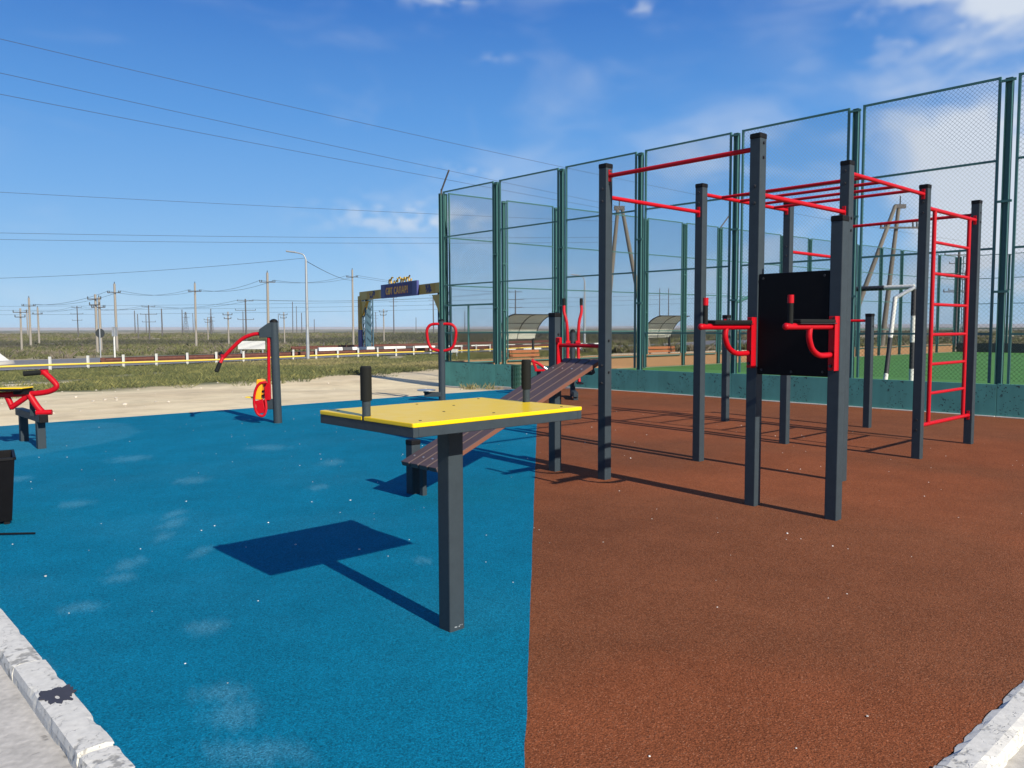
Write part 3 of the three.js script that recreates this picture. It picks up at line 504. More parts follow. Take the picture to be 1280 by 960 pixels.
(function elliptical() {
  const t = thing('cross_trainer', 'cross trainer with two upright red levers topped by black grips', 'exercise machine', null, 1.37, dip(18.15), 18.15);
  part(t, 'post', cyl(V(0, -.1, 0), V(0, 1.46, 0), .06, .06, 20), M.charcoal); part(t, 'post_cap', new THREE.SphereGeometry(.062, 16, 10).translate(0, 1.46, 0), M.black);
  for (const s of [-1, 1]) {
    const l = part(t, 'lever', tube([V(.125 * s, .35, .25), V(.12 * s, .9, .1), V(.12 * s, 1.35, .05), V(.14 * s, 1.68, .02), V(.195 * s, 1.9, -.02), V(.195 * s, 2.06, -.05)], .034, 48, 12), M.red);
    part(l, 'grip', cyl(V(.195 * s, 2.05, -.05), V(.196 * s, 2.21, -.07), .037), M.rubber); part(l, 'pivot', cyl(V(.06 * s, 1.22, .07), V(.16 * s, 1.22, .07), .045), M.red);
    part(t, 'pedal', rbox(.14, .03, .36, .01).translate(.13 * s, .33, .35), M.black);
  }
  part(t, 'base_beam', rbox(.1, .1, 1.1, .008).translate(0, .12, .4), M.charcoal); part(t, 'foot', rbox(.1, .16, .1, .006).translate(0, .0, .85), M.charcoal);
})();
(function pressMachine() {
  const t = thing('seated_press', 'red seated press machine half hidden behind the sloping plank bench', 'exercise machine', null, .62, dip(18.6), 18.6);
  part(t, 'post', cyl(V(0, -.1, 0), V(0, .55, 0), .05), M.charcoal); part(t, 'seat', rbox(.24, .05, .3, .015).translate(.02, .58, 0), M.red); part(t, 'backrest', rbox(.06, .28, .26, .015).rotateZ(.35).translate(-.1, .7, 0), M.red);
  const l = part(t, 'lever', tube([V(-.17, .80, .1), V(-.02, .74, .1), V(.12, .64, .1)], .034, 16, 10), M.red); part(l, 'lever_end', cyl(V(.11, .65, .1), V(.2, .59, .1), .036), M.steel); part(t, 'foot_arm', tube([V(0, .45, .05), V(-.14, .40, .05), V(-.2, .28, .05), V(-.2, .1, .05)], .03, 20, 10), M.charcoal);
})();
// green ribbed drum by the plinth
(function drum() {
  const x = .2, d = 21.3, y = dip(d), t = thing('litter_drum', 'dark green ribbed litter drum standing against the teal plinth', 'bin', null, x, y, d); const pts = []; for (let i = 0; i <= 20; i++) pts.push(new THREE.Vector2(.21 + (i % 4 === 2 ? .012 : 0), i * .031)); part(t, 'drum_body', new THREE.LatheGeometry(pts, 24), M.drum); part(t, 'drum_rim', new THREE.TorusGeometry(.212, .014, 8, 28).rotateX(Math.PI / 2).translate(0, .62, 0), M.drum); part(t, 'drum_base', new THREE.CylinderGeometry(.2, .2, .02, 24).translate(0, .012, 0), M.drum);
  const ribs = []; for (let i = 0; i < 24; i++) { const th = i / 24 * Math.PI * 2; ribs.push(box(.016, .58, .012, 0, .31, .218).rotateY(th)); } part(t, 'rib', merge(ribs), M.drum);
})();
// open-topped bin at the pad's edge
(function bin() {
  const t = thing('litter_bin', 'black tapered open litter bin on the blue pad', 'bin', null, -4.30, 0, 6.42, .58); const w1 = .25, w0 = .215, h = .50, th = .012;
  const wall = (w0, w1, o) => { const s = new THREE.Shape([new THREE.Vector2(-w0, 0), new THREE.Vector2(w0, 0), new THREE.Vector2(w1, h), new THREE.Vector2(-w1, h)]); return new THREE.ExtrudeGeometry(s, { depth: th, bevelEnabled: false }).rotateX(Math.atan2(w1 - w0, h)).translate(0, .03, w0 - th); };
  for (let k = 0; k < 4; k++) part(t, 'side_panel', wall(w0, w1).rotateY(k * Math.PI / 2), M.board);
  part(t, 'bottom', box(w0 * 1.95, .02, w0 * 1.95, 0, .04, 0), M.board); for (const [x, z] of [[1, 1], [1, -1], [-1, 1], [-1, -1]]) part(t, 'foot', box(.04, .05, .04, x * .18, .02, z * .18), M.black);
  const rim = []; for (let k = 0; k < 4; k++) rim.push(box(w1 * 2 + .02, .02, .02, 0, h + .03, w1).rotateY(k * Math.PI / 2)); part(t, 'rim', merge(rim), M.black);
})();
tag(finish((() => { const m = new THREE.Mesh(cyl(V(-4.35, .016, -5.95), V(-3.62, .012, -6.02), .009, .007, 8), M.black); m.name = 'steel_rod'; scene.add(m); return m; })()), 'thin black rod lying on the blue pad beside the litter bin', 'rod');

// ------------------------------------------------------------------ road, pipe, guardrails
const onRoad = (p, q) => [.6 * p - .8 * q, .8 * p + .6 * q];        // p along, q across
function ribbon(q0, q1, p0, p1, lift, n, nq = 6) { const pos = [], uv = [], idx = []; for (let i = 0; i <= n; i++) for (let k = 0; k <= nq; k++) { const p = mix(p0, p1, i / n), q = mix(q0, q1, k / nq), [x, d] = onRoad(p, q); pos.push(x, Math.max(terr(x, d), terr(...onRoad(p, (q0 + q1) / 2))) + lift, -d); uv.push(p, q); } const w = nq + 1; for (let i = 0; i < n; i++) for (let k = 0; k < nq; k++) { const a = i * w + k; idx.push(a, a + w, a + 1, a + 1, a + w, a + w + 1); } const g = new THREE.BufferGeometry(); g.setAttribute('position', new THREE.Float32BufferAttribute(pos, 3)); g.setAttribute('uv', new THREE.Float32BufferAttribute(uv, 2)); g.setIndex(idx); g.computeVertexNormals(); return g; }
structure('road', ribbon(48.2, 63.5, -60, 190, .05, 160), M.asphalt);
structure('road_edge_line', merge([ribbon(48.8, 48.95, -60, 190, .056, 160, 1), ribbon(62.7, 62.85, -60, 190, .056, 160, 1), ribbon(55.7, 55.83, -60, 190, .056, 160, 1)]), M.white);
(function pipe() {
  const t = thing('gas_pipe', 'long thin yellow pipe raised on low stands along the grass verge', 'pipe'); const pts = []; for (let p = -5; p <= 70; p += 5) { const [x, d] = onRoad(p, 46); pts.push(V(x, -.7 + .33 + .03 * Math.sin(p), -d)); } part(t, 'pipe_run', tube(pts, .055, 120, 8), M.yellowPipe);
  for (let p = -3; p < 70; p += 6.5) { const [x, d] = onRoad(p, 46); part(t, 'stand', box(.08, .5, .08, x, -.72, -d), M.poleDark); }
})();
function wBeam(p0, p1, q, y, name, label, mat, postMat, posts) {
  const t = thing(name, label, 'guardrail'); const prof = [[.0, -.155], [.04, -.12], [.04, -.06], [0, -.02], [0, .02], [.04, .06], [.04, .12], [0, .155], [-.015, .155], [.02, .11], [.02, .07], [-.018, .025], [-.018, -.025], [.02, -.07], [.02, -.11], [-.015, -.155]];
  const sh = new THREE.Shape(prof.map(v => new THREE.Vector2(v[0], v[1]))); const L = p1 - p0, seg = 4.3, n = Math.ceil(L / seg), g = new THREE.ExtrudeGeometry(sh, { depth: L / n - .01, bevelEnabled: false });
  for (let k = 0; k < n; k++) { const [x, d] = onRoad(p0 + k * L / n, q); const m = part(t, 'rail_section', g, mat); m.position.set(x, y, -d); m.rotation.y = Math.PI - Math.atan2(.6, .8); }
  { const [x, d] = onRoad(p0, q); const e = part(t, 'end_piece', new THREE.CylinderGeometry(.17, .17, .32, 18, 1, true, 0, 4.4), mat); e.position.set(x, y, -d); }
  for (const [x, d] of posts) part(t, 'post', box(.11, .95, .11, x, -.7 + .3, -d), postMat);
  return t;
}
const whitePosts = []; for (let p = 20.2; p < 62; p += 2.05) whitePosts.push(onRoad(p, 46.9));
wBeam(23.2, 75, 47.15, -.24, 'guardrail', 'rust brown guardrail on white posts along the near side of the road', M.rust, M.white, whitePosts);
const farPosts = []; for (let p = 51; p < 95; p += 3) farPosts.push(onRoad(p, 64.4));
wBeam(50, 96, 64.2, -.3, 'guardrail', 'dark brown guardrail on the far side of the road', M.rust, M.poleDark, farPosts);
// striped concrete barrier blocks
(function barrier() {
  const x0 = -18.2, d0 = 75.8, dx = .831, dd = .557, bl = [2.2, .95], R = rng(3); let s = 0, k = 0;
  while (s < 34) { const L = bl[k % 2] * (1 + .1 * R()), x = x0 + dx * (s + L / 2), d = d0 + dd * (s + L / 2); const sh = new THREE.Shape([new THREE.Vector2(-.25, 0), new THREE.Vector2(.25, 0), new THREE.Vector2(.13, .55), new THREE.Vector2(-.13, .55)]); const g = new THREE.ExtrudeGeometry(sh, { depth: L - .04, bevelEnabled: true, bevelSize: .02, bevelThickness: .02, bevelSegments: 1 }).translate(0, 0, -L / 2 + .02).rotateY(Math.PI / 2);
    const m = new THREE.Mesh(g, k % 2 ? M.blackPaint : M.white); m.name = numbered('barrier_block'); m.position.set(x, -.78, -d); m.rotation.y = Math.atan2(dd, dx); scene.add(finish(m)); tag(m, k % 2 ? 'short black painted concrete block in the striped roadside barrier' : 'long white painted concrete block in the striped roadside barrier', 'barrier', 'striped barrier blocks'); s += L + .02; k++; }
})();
// white monument foot on its round island
(function island() { const x = -35.4, d = 51, y = -.72, t = thing('traffic_island', 'round concrete traffic island with a white sloping plinth', 'traffic island', null, x, y, d); part(t, 'island_kerb', new THREE.CylinderGeometry(3.3, 3.4, .3, 48).translate(0, .12, 0), M.concrete); part(t, 'plinth', (() => { const g = new THREE.CylinderGeometry(1.5, 3.15, 1.5, 4).rotateY(Math.PI / 4).translate(0, 1.0, 0).toNonIndexed(); g.computeVertexNormals(); return g; })(), M.white); })();

// welcome arch over the road
(function arch() {
  const L0 = [-14.75, 81.8], R0 = [-5.25, 65.0], dx = R0[0] - L0[0], dd = R0[1] - L0[1], W = Math.hypot(dx, dd), turn = Math.atan2(dd, dx), t = thing('road_arch', 'blue and gold lettered arch on lattice columns spanning the road', 'arch', null, L0[0], -.72, L0[1], turn);
  const lattice = (x) => { const gs = [], w = .75; for (const a of [-w / 2, w / 2]) for (const z of [-w / 2, w / 2]) gs.push(box(.12, 5.6, .12, x + a, 2.8, z)); for (let k = 0; k < 7; k++) for (const z of [-w / 2, w / 2]) { const y = k * .8; gs.push(cyl(V(x - w / 2, y, z), V(x + w / 2, y + .8, z), .03, .03, 5), cyl(V(x + z, y, -w / 2), V(x + z, y + .8, w / 2), .03, .03, 5)); } return merge(gs); };
  part(t, 'lattice_column', lattice(.6), M.archTeal); part(t, 'lattice_column', lattice(W - .3), M.archTeal);
  part(t, 'column_core', box(.45, 5.6, .45, .6, 2.8, 0), M.archTeal); part(t, 'column_core', box(.45, 5.6, .45, W - .3, 2.8, 0), M.archTeal);
  const orn = (w, h, seed) => { const c = document.createElement('canvas'); c.width = w; c.height = h; const g = c.getContext('2d'); g.fillStyle = '#b98a1c'; g.fillRect(0, 0, w, h); g.fillStyle = '#242a5e'; const R = rng(seed); g.lineWidth = w / 14; g.strokeStyle = '#2b2350'; for (let i = 0; i < 7; i++) { const y = h * (i + .5) / 7; g.beginPath(); g.arc(w * (.3 + .4 * R()), y, Math.min(w, h) * .2, R() * 6, R() * 6 + 4); g.stroke(); } const tx = new THREE.CanvasTexture(c); tx.colorSpace = THREE.SRGBColorSpace; return std(0xffffff, .6, { map: tx }); };
  const fp = part(t, 'column_panel', box(.85, 5.5, .14, -.35, 2.8, .5), M.archGold); part(fp, 'ornament', new THREE.PlaneGeometry(.8, 3).translate(-.35, 3.7, .574), orn(64, 256, 4)); part(fp, 'blue_base', box(.87, 1.9, .16, -.35, 1.2, .5), M.archBlue);
  const bm = part(t, 'beam', box(W + .4, .8, .5, W / 2 - .1, 5.55, .3), M.archGold); part(bm, 'corner_bracket', new THREE.ExtrudeGeometry(new THREE.Shape([new THREE.Vector2(0, 0), new THREE.Vector2(1.5, 0), new THREE.Vector2(0, -1.6)]), { depth: .3, bevelEnabled: false }).translate(.1, 5.0, .2), M.archGold); part(bm, 'corner_bracket', new THREE.ExtrudeGeometry(new THREE.Shape([new THREE.Vector2(0, 0), new THREE.Vector2(-1.5, 0), new THREE.Vector2(0, -1.6)]), { depth: .3, bevelEnabled: false }).translate(W - .2, 5.0, .2), M.archGold);
  part(bm, 'ornament', new THREE.PlaneGeometry(3.4, .7).translate(3.6, 5.55, .556), orn(256, 64, 8)); part(bm, 'ornament', new THREE.PlaneGeometry(3.0, .7).translate(W - 2.4, 5.55, .556), orn(256, 64, 12));
  const sg = part(t, 'sign_board', box(8.6, 1.25, .2, W * .56, 5.7, .68), M.archBlue);
  const c = document.createElement('canvas'); c.width = 512; c.height = 96; const g = c.getContext('2d'); g.fillStyle = '#23245f'; g.fillRect(0, 0, 512, 96); g.font = 'bold 74px sans-serif'; g.textAlign = 'center'; g.textBaseline = 'middle'; g.lineWidth = 9; g.strokeStyle = '#a8322a'; g.fillStyle = '#e0ac35'; g.textAlign = 'left';
  const put = (ch, x) => { g.strokeText(ch, x, 50); g.fillText(ch, x, 50); return x + g.measureText(ch).width; };
  let cx = put('С', 18); { const w = g.measureText('С').width; g.save(); g.translate(cx + w / 2, 50); g.lineCap = 'butt'; for (const [st, lw] of [['#a8322a', 24], ['#e0ac35', 14]]) { g.strokeStyle = st; g.lineWidth = lw; g.beginPath(); g.arc(0, 0, 21, -2.5, 3.14); g.stroke(); g.beginPath(); g.moveTo(-21, 0); g.lineTo(21, 0); g.stroke(); } g.restore(); g.lineWidth = 9; g.strokeStyle = '#a8322a'; cx += w; }
  cx = put('Т', cx + 2); put('САПАР!', cx + 22);
  const tx = new THREE.CanvasTexture(c); tx.colorSpace = THREE.SRGBColorSpace; part(sg, 'lettering', new THREE.PlaneGeometry(6.6, 1.08).translate(W * .56, 5.7, .786), std(0xffffff, .6, { map: tx }));
  for (let k = 0; k < 9; k++) { const o = part(t, 'gold_ornament', new THREE.TorusGeometry(.22 + .1 * Math.sin(k * 1.9), .07, 6, 14, 4.6).rotateZ(k).translate(W * .56 - 2.4 + k * .6, 6.52 + .1 * Math.sin(k * 2.4), .6), M.archGold); }
})();

// ------------------------------------------------------------------ poles, lamps, wires
const armTips = {};
function utilityPole(x, d, h, kind, label, group, name = 'utility_pole') {
  const y = terr(x, d), t = thing(name, label, 'utility pole', group, x, y, d, (hash2(Math.round(x), Math.round(d), 3) - .5) * .5);
  const lean = (hash2(Math.round(x), Math.round(d), 8) - .5) * .02, r = kind === 3 ? .17 : kind === 1 ? .19 : .15, far = d > 250 ? 1.7 : 1;
  part(t, 'pole', cyl(V(0, -.6, 0), V(lean * h, h, 0), r * far, r * .72 * far, 8), kind === 1 || kind === 2 ? M.poleConc : M.poleDark);
  const arms = kind === 1 ? [[h - 1.2, .95]] : kind === 2 ? [[h - .5, .8], [h - 1.1, .6]] : kind === 3 ? [[h - .4, 1.5], [h - 2.2, 1.9], [h - 4.0, 1.5]] : [];
  for (const [ya, wa] of arms) { const a = part(t, 'crossarm', box(wa * 2 * (kind === 3 ? 1 : 1), .1, .1, lean * h, ya, .16), M.poleDark); for (const s of kind === 1 ? [-1, -.75, .75, 1] : [-1, 1]) part(a, 'insulator', cyl(V(lean * h + s * wa * .97, ya + .05, .16), V(lean * h + s * wa * .97, ya + .28, .16), .06, .045, 6), M.frameDark); }
  if (kind === 1) part(t, 'top_insulator', cyl(V(lean * h, h, 0), V(lean * h, h + .25, 0), .06, .05, 6), M.frameDark);
  return t;
}
const POLES = [[-70.7, 118.6, 7.5, 1], [-62.1, 102.2, 5.6, 2], [-164.2, 274.1, 9.5, 2], [-86.9, 148.4, 6.9, 1], [-121.8, 226.9, 9.4, 3], [-43.0, 83.7, 6.4, 2], [-49.7, 97.6, 6.7, 1], [-52.9, 108.1, 9.0, 1], [-102.8, 222.3, 7.0, 0], [-86.3, 192.4, 8.7, 3], [-112.3, 259.6, 9.2, 0], [-167.2, 358.7, 11.3, 0], [-142.6, 349.7, 11.4, 0], [-46.9, 119.9, 9.6, 1], [-128.2, 344.5, 11.6, 0], [-71.2, 189.2, 5.6, 2], [-45.5, 129.7, 5.6, 2], [-127.4, 383.1, 11.3, 0], [-51.6, 157.0, 8.8, 3], [-30.7, 101.8, 9.8, 1], [-115.6, 426.5, 17.2, 0], [-132.4, 497.5, 16.7, 0], [-43.8, 155.6, 6.0, 2], [-120.0, 491.0, 8.7, 0], [-26.0, 132.4, 12.5, 1], [-25.0, 139.2, 7.3, 1], [-24.1, 152.1, 6.5, 2], [-51.4, 352.3, 16.7, 3], [-33.4, 345.0, 17.0, 3], [-64.1, 540.7, 10.1, 0], [-25.7, 441.7, 12.2, 0], [.8, 190, 11.8, 3], [42, 230, 14, 0], [45, 232, 14, 0], [60.5, 110, 12, 3], [66, 118, 11, 1], [-190, 420, 11, 0], [-175, 470, 12, 3], [-104, 400, 11, 0], [-84, 500, 13, 3], [-150, 520, 13, 0], [-205, 520, 13, 0]];
const KIND = ['thin plain dark pole far out in the scrub field', 'concrete power pole with one crossarm standing in the scrub field', 'pale short power pole with two small crossarms in the scrub field', 'tall dark power pole with three crossarms in the scrub field'];
for (const [x, d, h, k] of POLES) utilityPole(x, d, h, k, KIND[k], ['plain poles in the field', 'single crossarm poles in the field', 'short poles in the field', 'three crossarm poles in the field'][k]);
// lattice pylons on the skyline
for (const [x, d, h] of [[-250, 620, 16], [-238, 640, 13]]) { const t = thing('pylon', 'small steel lattice pylon far away on the skyline', 'pylon', 'lattice pylons on the skyline', x, terr(x, d), d); const gs = []; for (const s of [-1, 1]) for (const z of [-1, 1]) gs.push(cyl(V(s * 1.8, -1, z * 1.8), V(s * .3, h, z * .3), .14, .12, 5)); for (let k = 0; k < 6; k++) { const w = 1.8 - .25 * k, w2 = w - .25, y = k * h / 6; for (const z of [-1, 1]) gs.push(cyl(V(-w, y, z * w), V(w2, y + h / 6, z * w2), .08, .08, 4), cyl(V(w, y, z * w), V(-w2, y + h / 6, z * w2), .08, .08, 4)); } part(t, 'lattice', merge(gs), M.poleDark); for (const y of [h - 1, h - 4]) part(t, 'crossarm', box(6, .25, .25, 0, y, 0), M.poleDark); }
// A-frame poles behind the cage
function aFrame(x, d, y0, top, legs, arm, label) {
  const t = thing('a_frame_pole', label, 'utility pole', null, x, y0, d); for (const [ox, oz] of legs) part(t, 'leg', cyl(V(ox, -.5, oz), V(ox * .08, top, oz * .05), .2, .13, 10), M.poleGrey); part(t, 'head', box(.75, .28, .3, 0, top - .05, 0), M.poleDark); part(t, 'spike', cyl(V(0, top, 0), V(0, top + .7, 0), .05, .04, 6), M.frameDark); for (const [y, w] of arm) { const a = part(t, 'crossarm', box(w * 2, .13, .13, 0, y, .2), M.poleDark); for (const s of [-1, -.8, .6, .8, 1]) part(a, 'insulator', cyl(V(s * w * .96, y + .06, .2), V(s * w * .96, y + .4, .2), .07, .05, 6), M.frameDark); } return t;
}
aFrame(7.8, 59, terr(7.8, 59), 10.6, [[-1.15, .3], [2.4, -.3]], [], 'concrete A-frame power pole without crossarms seen through the court fence');
aFrame(28.1, 59, terr(28.1, 59), 10.6, [[-4.6, 1], [-1.0, -.3]], [[9.0, 1.5]], 'concrete A-frame power pole with insulator crossarm behind the goal');
utilityPole(44, 80, 9.9, 3, 'tall T shaped power pole beyond the far end of the court', null);
function streetLamp(x, d, h, arm, label) { const y = terr(x, d), t = thing('street_lamp', label, 'street lamp', 'street lamps', x, y, d); part(t, 'pole', cyl(V(0, -.4, 0), V(0, h, 0), .13, .07, 10), M.galv); part(t, 'arm', tube([V(0, h - .1, 0), V(arm * .08, h + .15, 0), V(arm * .3, h + .36, 0), V(arm, h + .5, 0)], .045, 20, 8), M.galv); part(t, 'lamp_head', rbox(.7, .1, .3, .04).rotateZ(arm < 0 ? -.12 : .12).translate(arm * 1.2, h + .52, 0), M.galv); return t; }
streetLamp(-14.4, 56.9, 7.1, -.85, 'grey street lamp with curved arm beside the guardrail');
streetLamp(6.3, 70, 6.2, -.7, 'grey street lamp seen through the court fence near the A-frame pole');
// road signs seen from behind and a white board
(function signs() {
  { const x = -32.4, d = 63.5, t = thing('road_sign', 'round road sign on a thin post seen from behind', 'sign', null, x, terr(x, d), d); part(t, 'post', cyl(V(0, -.3, 0), V(0, 2.3, 0), .05), M.galv); part(t, 'disc', new THREE.CylinderGeometry(.36, .36, .03, 24).rotateX(Math.PI / 2).translate(0, 1.95, -.06), M.frameDark); }
  { const x = -26.6, d = 54, t = thing('road_sign', 'narrow road sign edge-on atop a white post', 'sign', null, x, terr(x, d), d); part(t, 'post', cyl(V(0, -.3, 0), V(0, 2.35, 0), .055), M.white); part(t, 'plate', box(.1, .62, .55, 0, 2.1, -.08), M.galv); }
  { const x = -19.2, d = 59.5, t = thing('info_board', 'blank white board on two posts beside the road', 'board', null, x, terr(x, d), d); part(t, 'panel', rbox(2.0, .6, .06, .01).translate(0, 1.05, 0), M.white); for (const s of [-1, 1]) part(t, 'post', cyl(V(s * .8, -.3, -.06), V(s * .8, 1.3, -.06), .05), M.galv); }
  { const x = -5.6, d = 62, t = thing('marker_board', 'small red and white marker board beyond the hand loop post', 'sign', null, x, terr(x, d), d); part(t, 'panel', rbox(1.15, .26, .05, .01).translate(.9, .5, 0), M.white); for (const s of [.45, 1.35]) part(t, 'post', cyl(V(s, -.3, -.05), V(s, .55, -.05), .04), M.galv); }
})();
function wire(p, q, sag, r, label, group) { const pts = []; for (let i = 0; i <= 14; i++) { const t = i / 14, v = p.clone().lerp(q, t); v.y -= sag * 4 * t * (1 - t); pts.push(v); } const m = new THREE.Mesh(tube(pts, r, 40, 5), M.cable); m.name = numbered('overhead_wire'); scene.add(finish(m)); return tag(m, label, 'wire', group); }
const ext = (p, q, k) => p.clone().lerp(q, -k);
{ const top = V(44, 10.0, -80), L = V(-19.3, 12.9, -30); wire(ext(L, top, .25), top, 1.0, .009, 'topmost overhead wire crossing the open sky'); }
{ const a = V(7.8, 10.3, -59); for (const [h, e] of [[11.1, 10.3], [10.32, 9.95]]) { const L = V(-19.3, h, -30); wire(ext(L, V(7.8, e, -59), .3), V(7.8, e, -59), .1, .009, e > 10.1 ? 'upper wire of the steep close pair running down to the A-frame pole' : 'lower wire of the steep close pair running down to the A-frame pole', 'pair of steep wires'); } }
wire(V(-36, 8.0, -33), V(7.8, 9.2, -59), .12, .009, 'single low overhead wire crossing above the lower pair of wires');
for (const h of [7.1, 6.75]) wire(V(-40, h - .5, -39), V(7.8, h + 1.0, -59), .25, .010, h > 7 ? 'upper wire of the nearly level pair ending at the A-frame pole' : 'lower wire of the nearly level pair ending at the A-frame pole', 'pair of level wires');
wire(V(-14.4, 6.5, -56.9), V(-52, 5.2, -58), .55, .012, 'sagging wire from the street lamp off towards the traffic island'); wire(V(-14.4, 6.3, -56.9), V(-26, 9.4, -132), .3, .022, 'wire from the street lamp back to a concrete field pole');
{ const row = [[-70.7, 118.6, 6.3], [-52.9, 108.1, 7.8], [-46.9, 119.9, 8.4], [-30.7, 101.8, 8.6], [-26, 132.4, 11.3], [.8, 190, 11.2]]; for (let i = 0; i < row.length - 1; i++) for (const s of [-.9, .9]) { const [x0, d0, h0] = row[i], [x1, d1, h1] = row[i + 1]; wire(V(x0 + s, terr(x0, d0) + h0 + .25, -d0), V(x1 + s, terr(x1, d1) + h1 + .25, -d1), .7, .02, 'thin power line strung between concrete poles in the field', 'field power lines'); }
  const far = [[-164, 274.1, 9.3], [-121.8, 226.9, 9.2], [-86.3, 192.4, 8.5], [-51.6, 157, 8.6], [.8, 190, 11.6]]; for (let i = 0; i < far.length - 1; i++) for (const s of [-1.4, 1.4]) { const [x0, d0, h0] = far[i], [x1, d1, h1] = far[i + 1]; wire(V(x0 + s, terr(x0, d0) + h0, -d0), V(x1 + s, terr(x1, d1) + h1, -d1), 1.0, .026, 'far power line strung between three crossarm poles', 'far power lines'); }
  for (const [y, z] of [[13, 345], [15, 345], [17, 350]]) wire(V(-330, y - 4, -z * 1.1), V(120, y, -z), 2, .05, 'distant power line above the skyline', 'skyline power lines'); }

// ------------------------------------------------------------------ grass, scrub, pebbles
function instanced(name, geo, mat, list, color, label) { const m = new THREE.InstancedMesh(geo, mat, list.length), o = new THREE.Object3D(), c = new THREE.Color(); list.forEach((e, i) => { o.position.set(e[0], e[1], -e[2]); o.rotation.set(0, e[3], 0); o.scale.set(e[4], e[5], e[4]); o.updateMatrix(); m.setMatrixAt(i, o.matrix); const k = color(e, i); c.setRGB(k[0], k[1], k[2]); m.setColorAt(i, c); }); m.name = name; m.userData.kind = 'stuff'; m.userData.label = label; m.castShadow = m.receiveShadow = true; scene.add(m); return m; }
function tuftGeo(seed, n, spread, h, w) { const R = rng(seed), pos = []; for (let i = 0; i < n; i++) { const th = R() * 6.283, r = spread * Math.sqrt(R()), x = Math.cos(th) * r, z = Math.sin(th) * r, f = R() * 6.283, hh = h * (.5 + .6 * R()), lx = (R() - .5) * h * .9 + x * .5, lz = (R() - .5) * h * .9 + z * .5, cx = Math.cos(f) * w, cz = Math.sin(f) * w; pos.push(x - cx, 0, z - cz, x + cx, 0, z + cz, x + lx * .45 + cx * .6, hh * .65, z + lz * .45 + cz * .6, x - cx, 0, z - cz, x + lx * .45 + cx * .6, hh * .65, z + lz * .45 + cz * .6, x + lx, hh, z + lz); } const g = new THREE.BufferGeometry(); g.setAttribute('position', new THREE.Float32BufferAttribute(pos, 3)); g.computeVertexNormals(); g.setAttribute('uv', new THREE.Float32BufferAttribute(new Float32Array(pos.length / 3 * 2), 2)); return g; }
const leafMat = () => std(0xffffff, .9, { side: THREE.DoubleSide });
{ const R = rng(77), list = []; // verge
  for (let i = 0; i < 60000 && list.length < 16000; i++) { const p = mix(-14, 66, R()), q = mix(21, 46, R()), [x, d] = onRoad(p, q); if (x < -.78 * d || x > .12 * d) continue; const n1 = fbm(x / 3, d / 3, 11, 4), n2 = fbm(x / 14, d / 14, 13, 3), edge = 22.5 + 7 * ss(26, 48, .6 * x + .8 * d) + (n1 - .5) * 6; const g = ss(edge - 1.5, edge + 1.5, q) * ss(.40, .60, n1 * .7 + n2 * .45); if (R() > g) continue; const s = .75 + R() * .7; list.push([x, terr(x, d) - .01, d, R() * 6.28, s, s * (.6 + .7 * R()), n2]); }
  instanced('verge_grass', tuftGeo(5, 26, .26, .13, .007), leafMat(), list, (e, i) => { const t = hash2(i, 3, 5), dry = ss(.5, .68, e[6]) * .6 + .4 * t * t; return [mix(.082, .27, dry) * (.7 + .5 * t), mix(.098, .22, dry) * (.7 + .5 * t), mix(.026, .10, dry)]; }, 'rough green and dry grass on the verge beside the road'); }
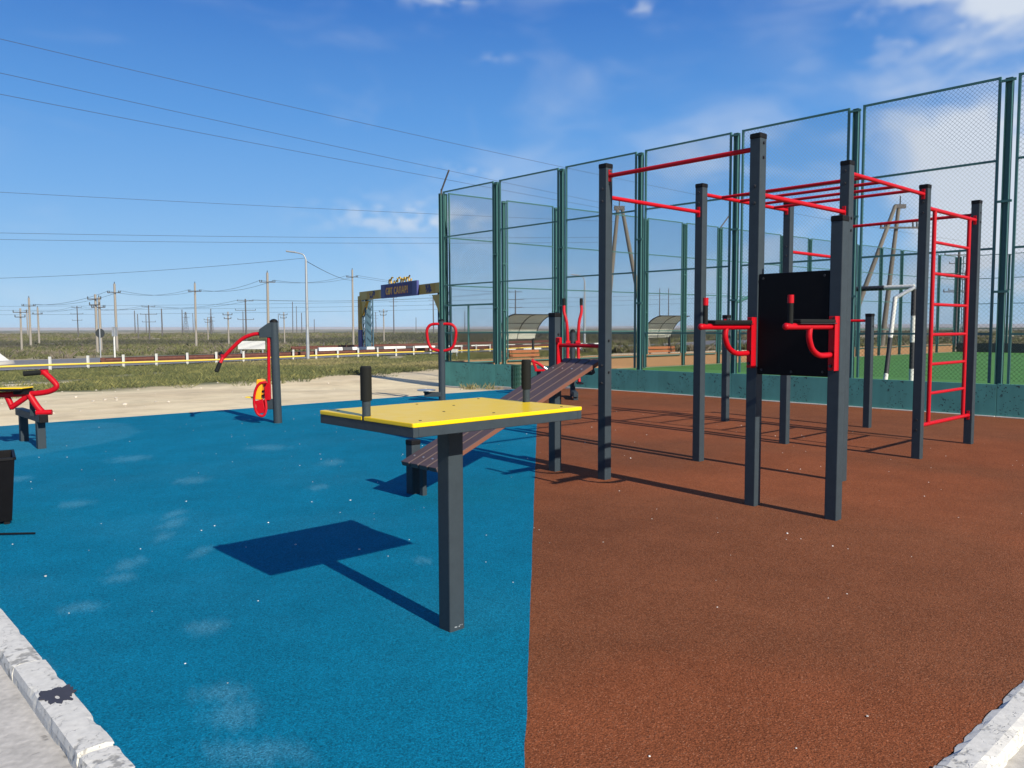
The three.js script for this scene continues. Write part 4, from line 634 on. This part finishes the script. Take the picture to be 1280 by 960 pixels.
{ const R = rng(78), list = []; // field
  for (let i = 0; i < 90000 && list.length < 26000; i++) { const d = 62 * Math.pow(7, R()), x = d * mix(-.78, .75, R()), q = roadQ(x, d); if (q < 65.5 && x < .1 * d && d < 110) continue; if (q < 65.5 && q > 46) continue; if (x > 5 && d < 62) continue; const n = fbm(x / 12, d / 12, 43, 3); if (R() > ss(.36, .62, n) * .9 + .05) continue; const s = .7 + 1.5 * R() * R() + ss(120, 300, d) * 1.5; list.push([x, terr(x, d) - .03, d, R() * 6.28, s, s * (.55 + .4 * R()), n]); }
  instanced('field_scrub', tuftGeo(9, 26, .5, .48, .035), leafMat(), list, (e, i) => { const t = hash2(i, 5, 9), dry = t < .3 ? .8 : .15 * t, heath = .75 * ss(.42, .56, fbm(e[0] / 110, e[2] / 110, 29, 3)); return [mix(mix(.085, .26, dry), .050, heath) * (.6 + .6 * t), mix(mix(.095, .215, dry), .052, heath) * (.6 + .6 * t), mix(mix(.032, .11, dry), .032, heath)]; }, 'low scrub and dry grass covering the open field'); }
{ const R = rng(81), list = []; for (let i = 0; i < 9; i++) { const x = -1.35 + R() * 1.1, d = 23.2 + (R() - .5) * .5 - x * .9 - .9; list.push([x, terr(x, d), d, R() * 6.28, .6 + .6 * R(), .6 + .7 * R(), 0]); } instanced('dry_weeds', tuftGeo(12, 22, .16, .18, .006), leafMat(), list, (e, i) => { const t = hash2(i, 2, 4); return [mix(.12, .34, t), mix(.12, .26, t), mix(.04, .13, t)]; }, 'dry weeds at the foot of the teal plinth near the corner'); }
{ const R = rng(83), list = [], g = new THREE.DodecahedronGeometry(1, 0); for (let i = 0; i < 240; i++) { const a = mix(PA0 + .3, PA1 - .2, Math.pow(R(), .8)), b = mix(PB0 + .2, 12, R()), s = .0025 + .005 * R() * R(); list.push([abX(a, b), s * .5 + dip(abD(a, b)), abD(a, b), R() * 6, s * 1.3, s * .8]); } instanced('grit', g, std(0xffffff, .9), list, (e, i) => { const t = .4 + .35 * hash2(i, 7, 1); return [t, t * .95, t * .86]; }, 'scattered pale grit and crumbs lying on the rubber pads'); }
{ const R = rng(84), list = [], g = new THREE.DodecahedronGeometry(1, 0); for (let i = 0; i < 520; i++) { const p = mix(-12, 60, R()), q = mix(14.8, 30, R()), [x, d] = onRoad(p, q); if (AX * x + AZ * d > -15.3) continue; const s = .012 + .03 * R() * R(); list.push([x, terr(x, d) + s * .3, d, R() * 6, s * 1.3, s * .8]); } instanced('gravel', g, std(0xffffff, .9), list, (e, i) => { const t = .32 + .25 * hash2(i, 7, 2); return [t, t * .9, t * .74]; }, 'loose stones scattered over the sandy track'); }

// light haze over the plain
scene.fog = new THREE.FogExp2(lin(.62, .72, .82), .00011);

renderer.render(scene, camera);
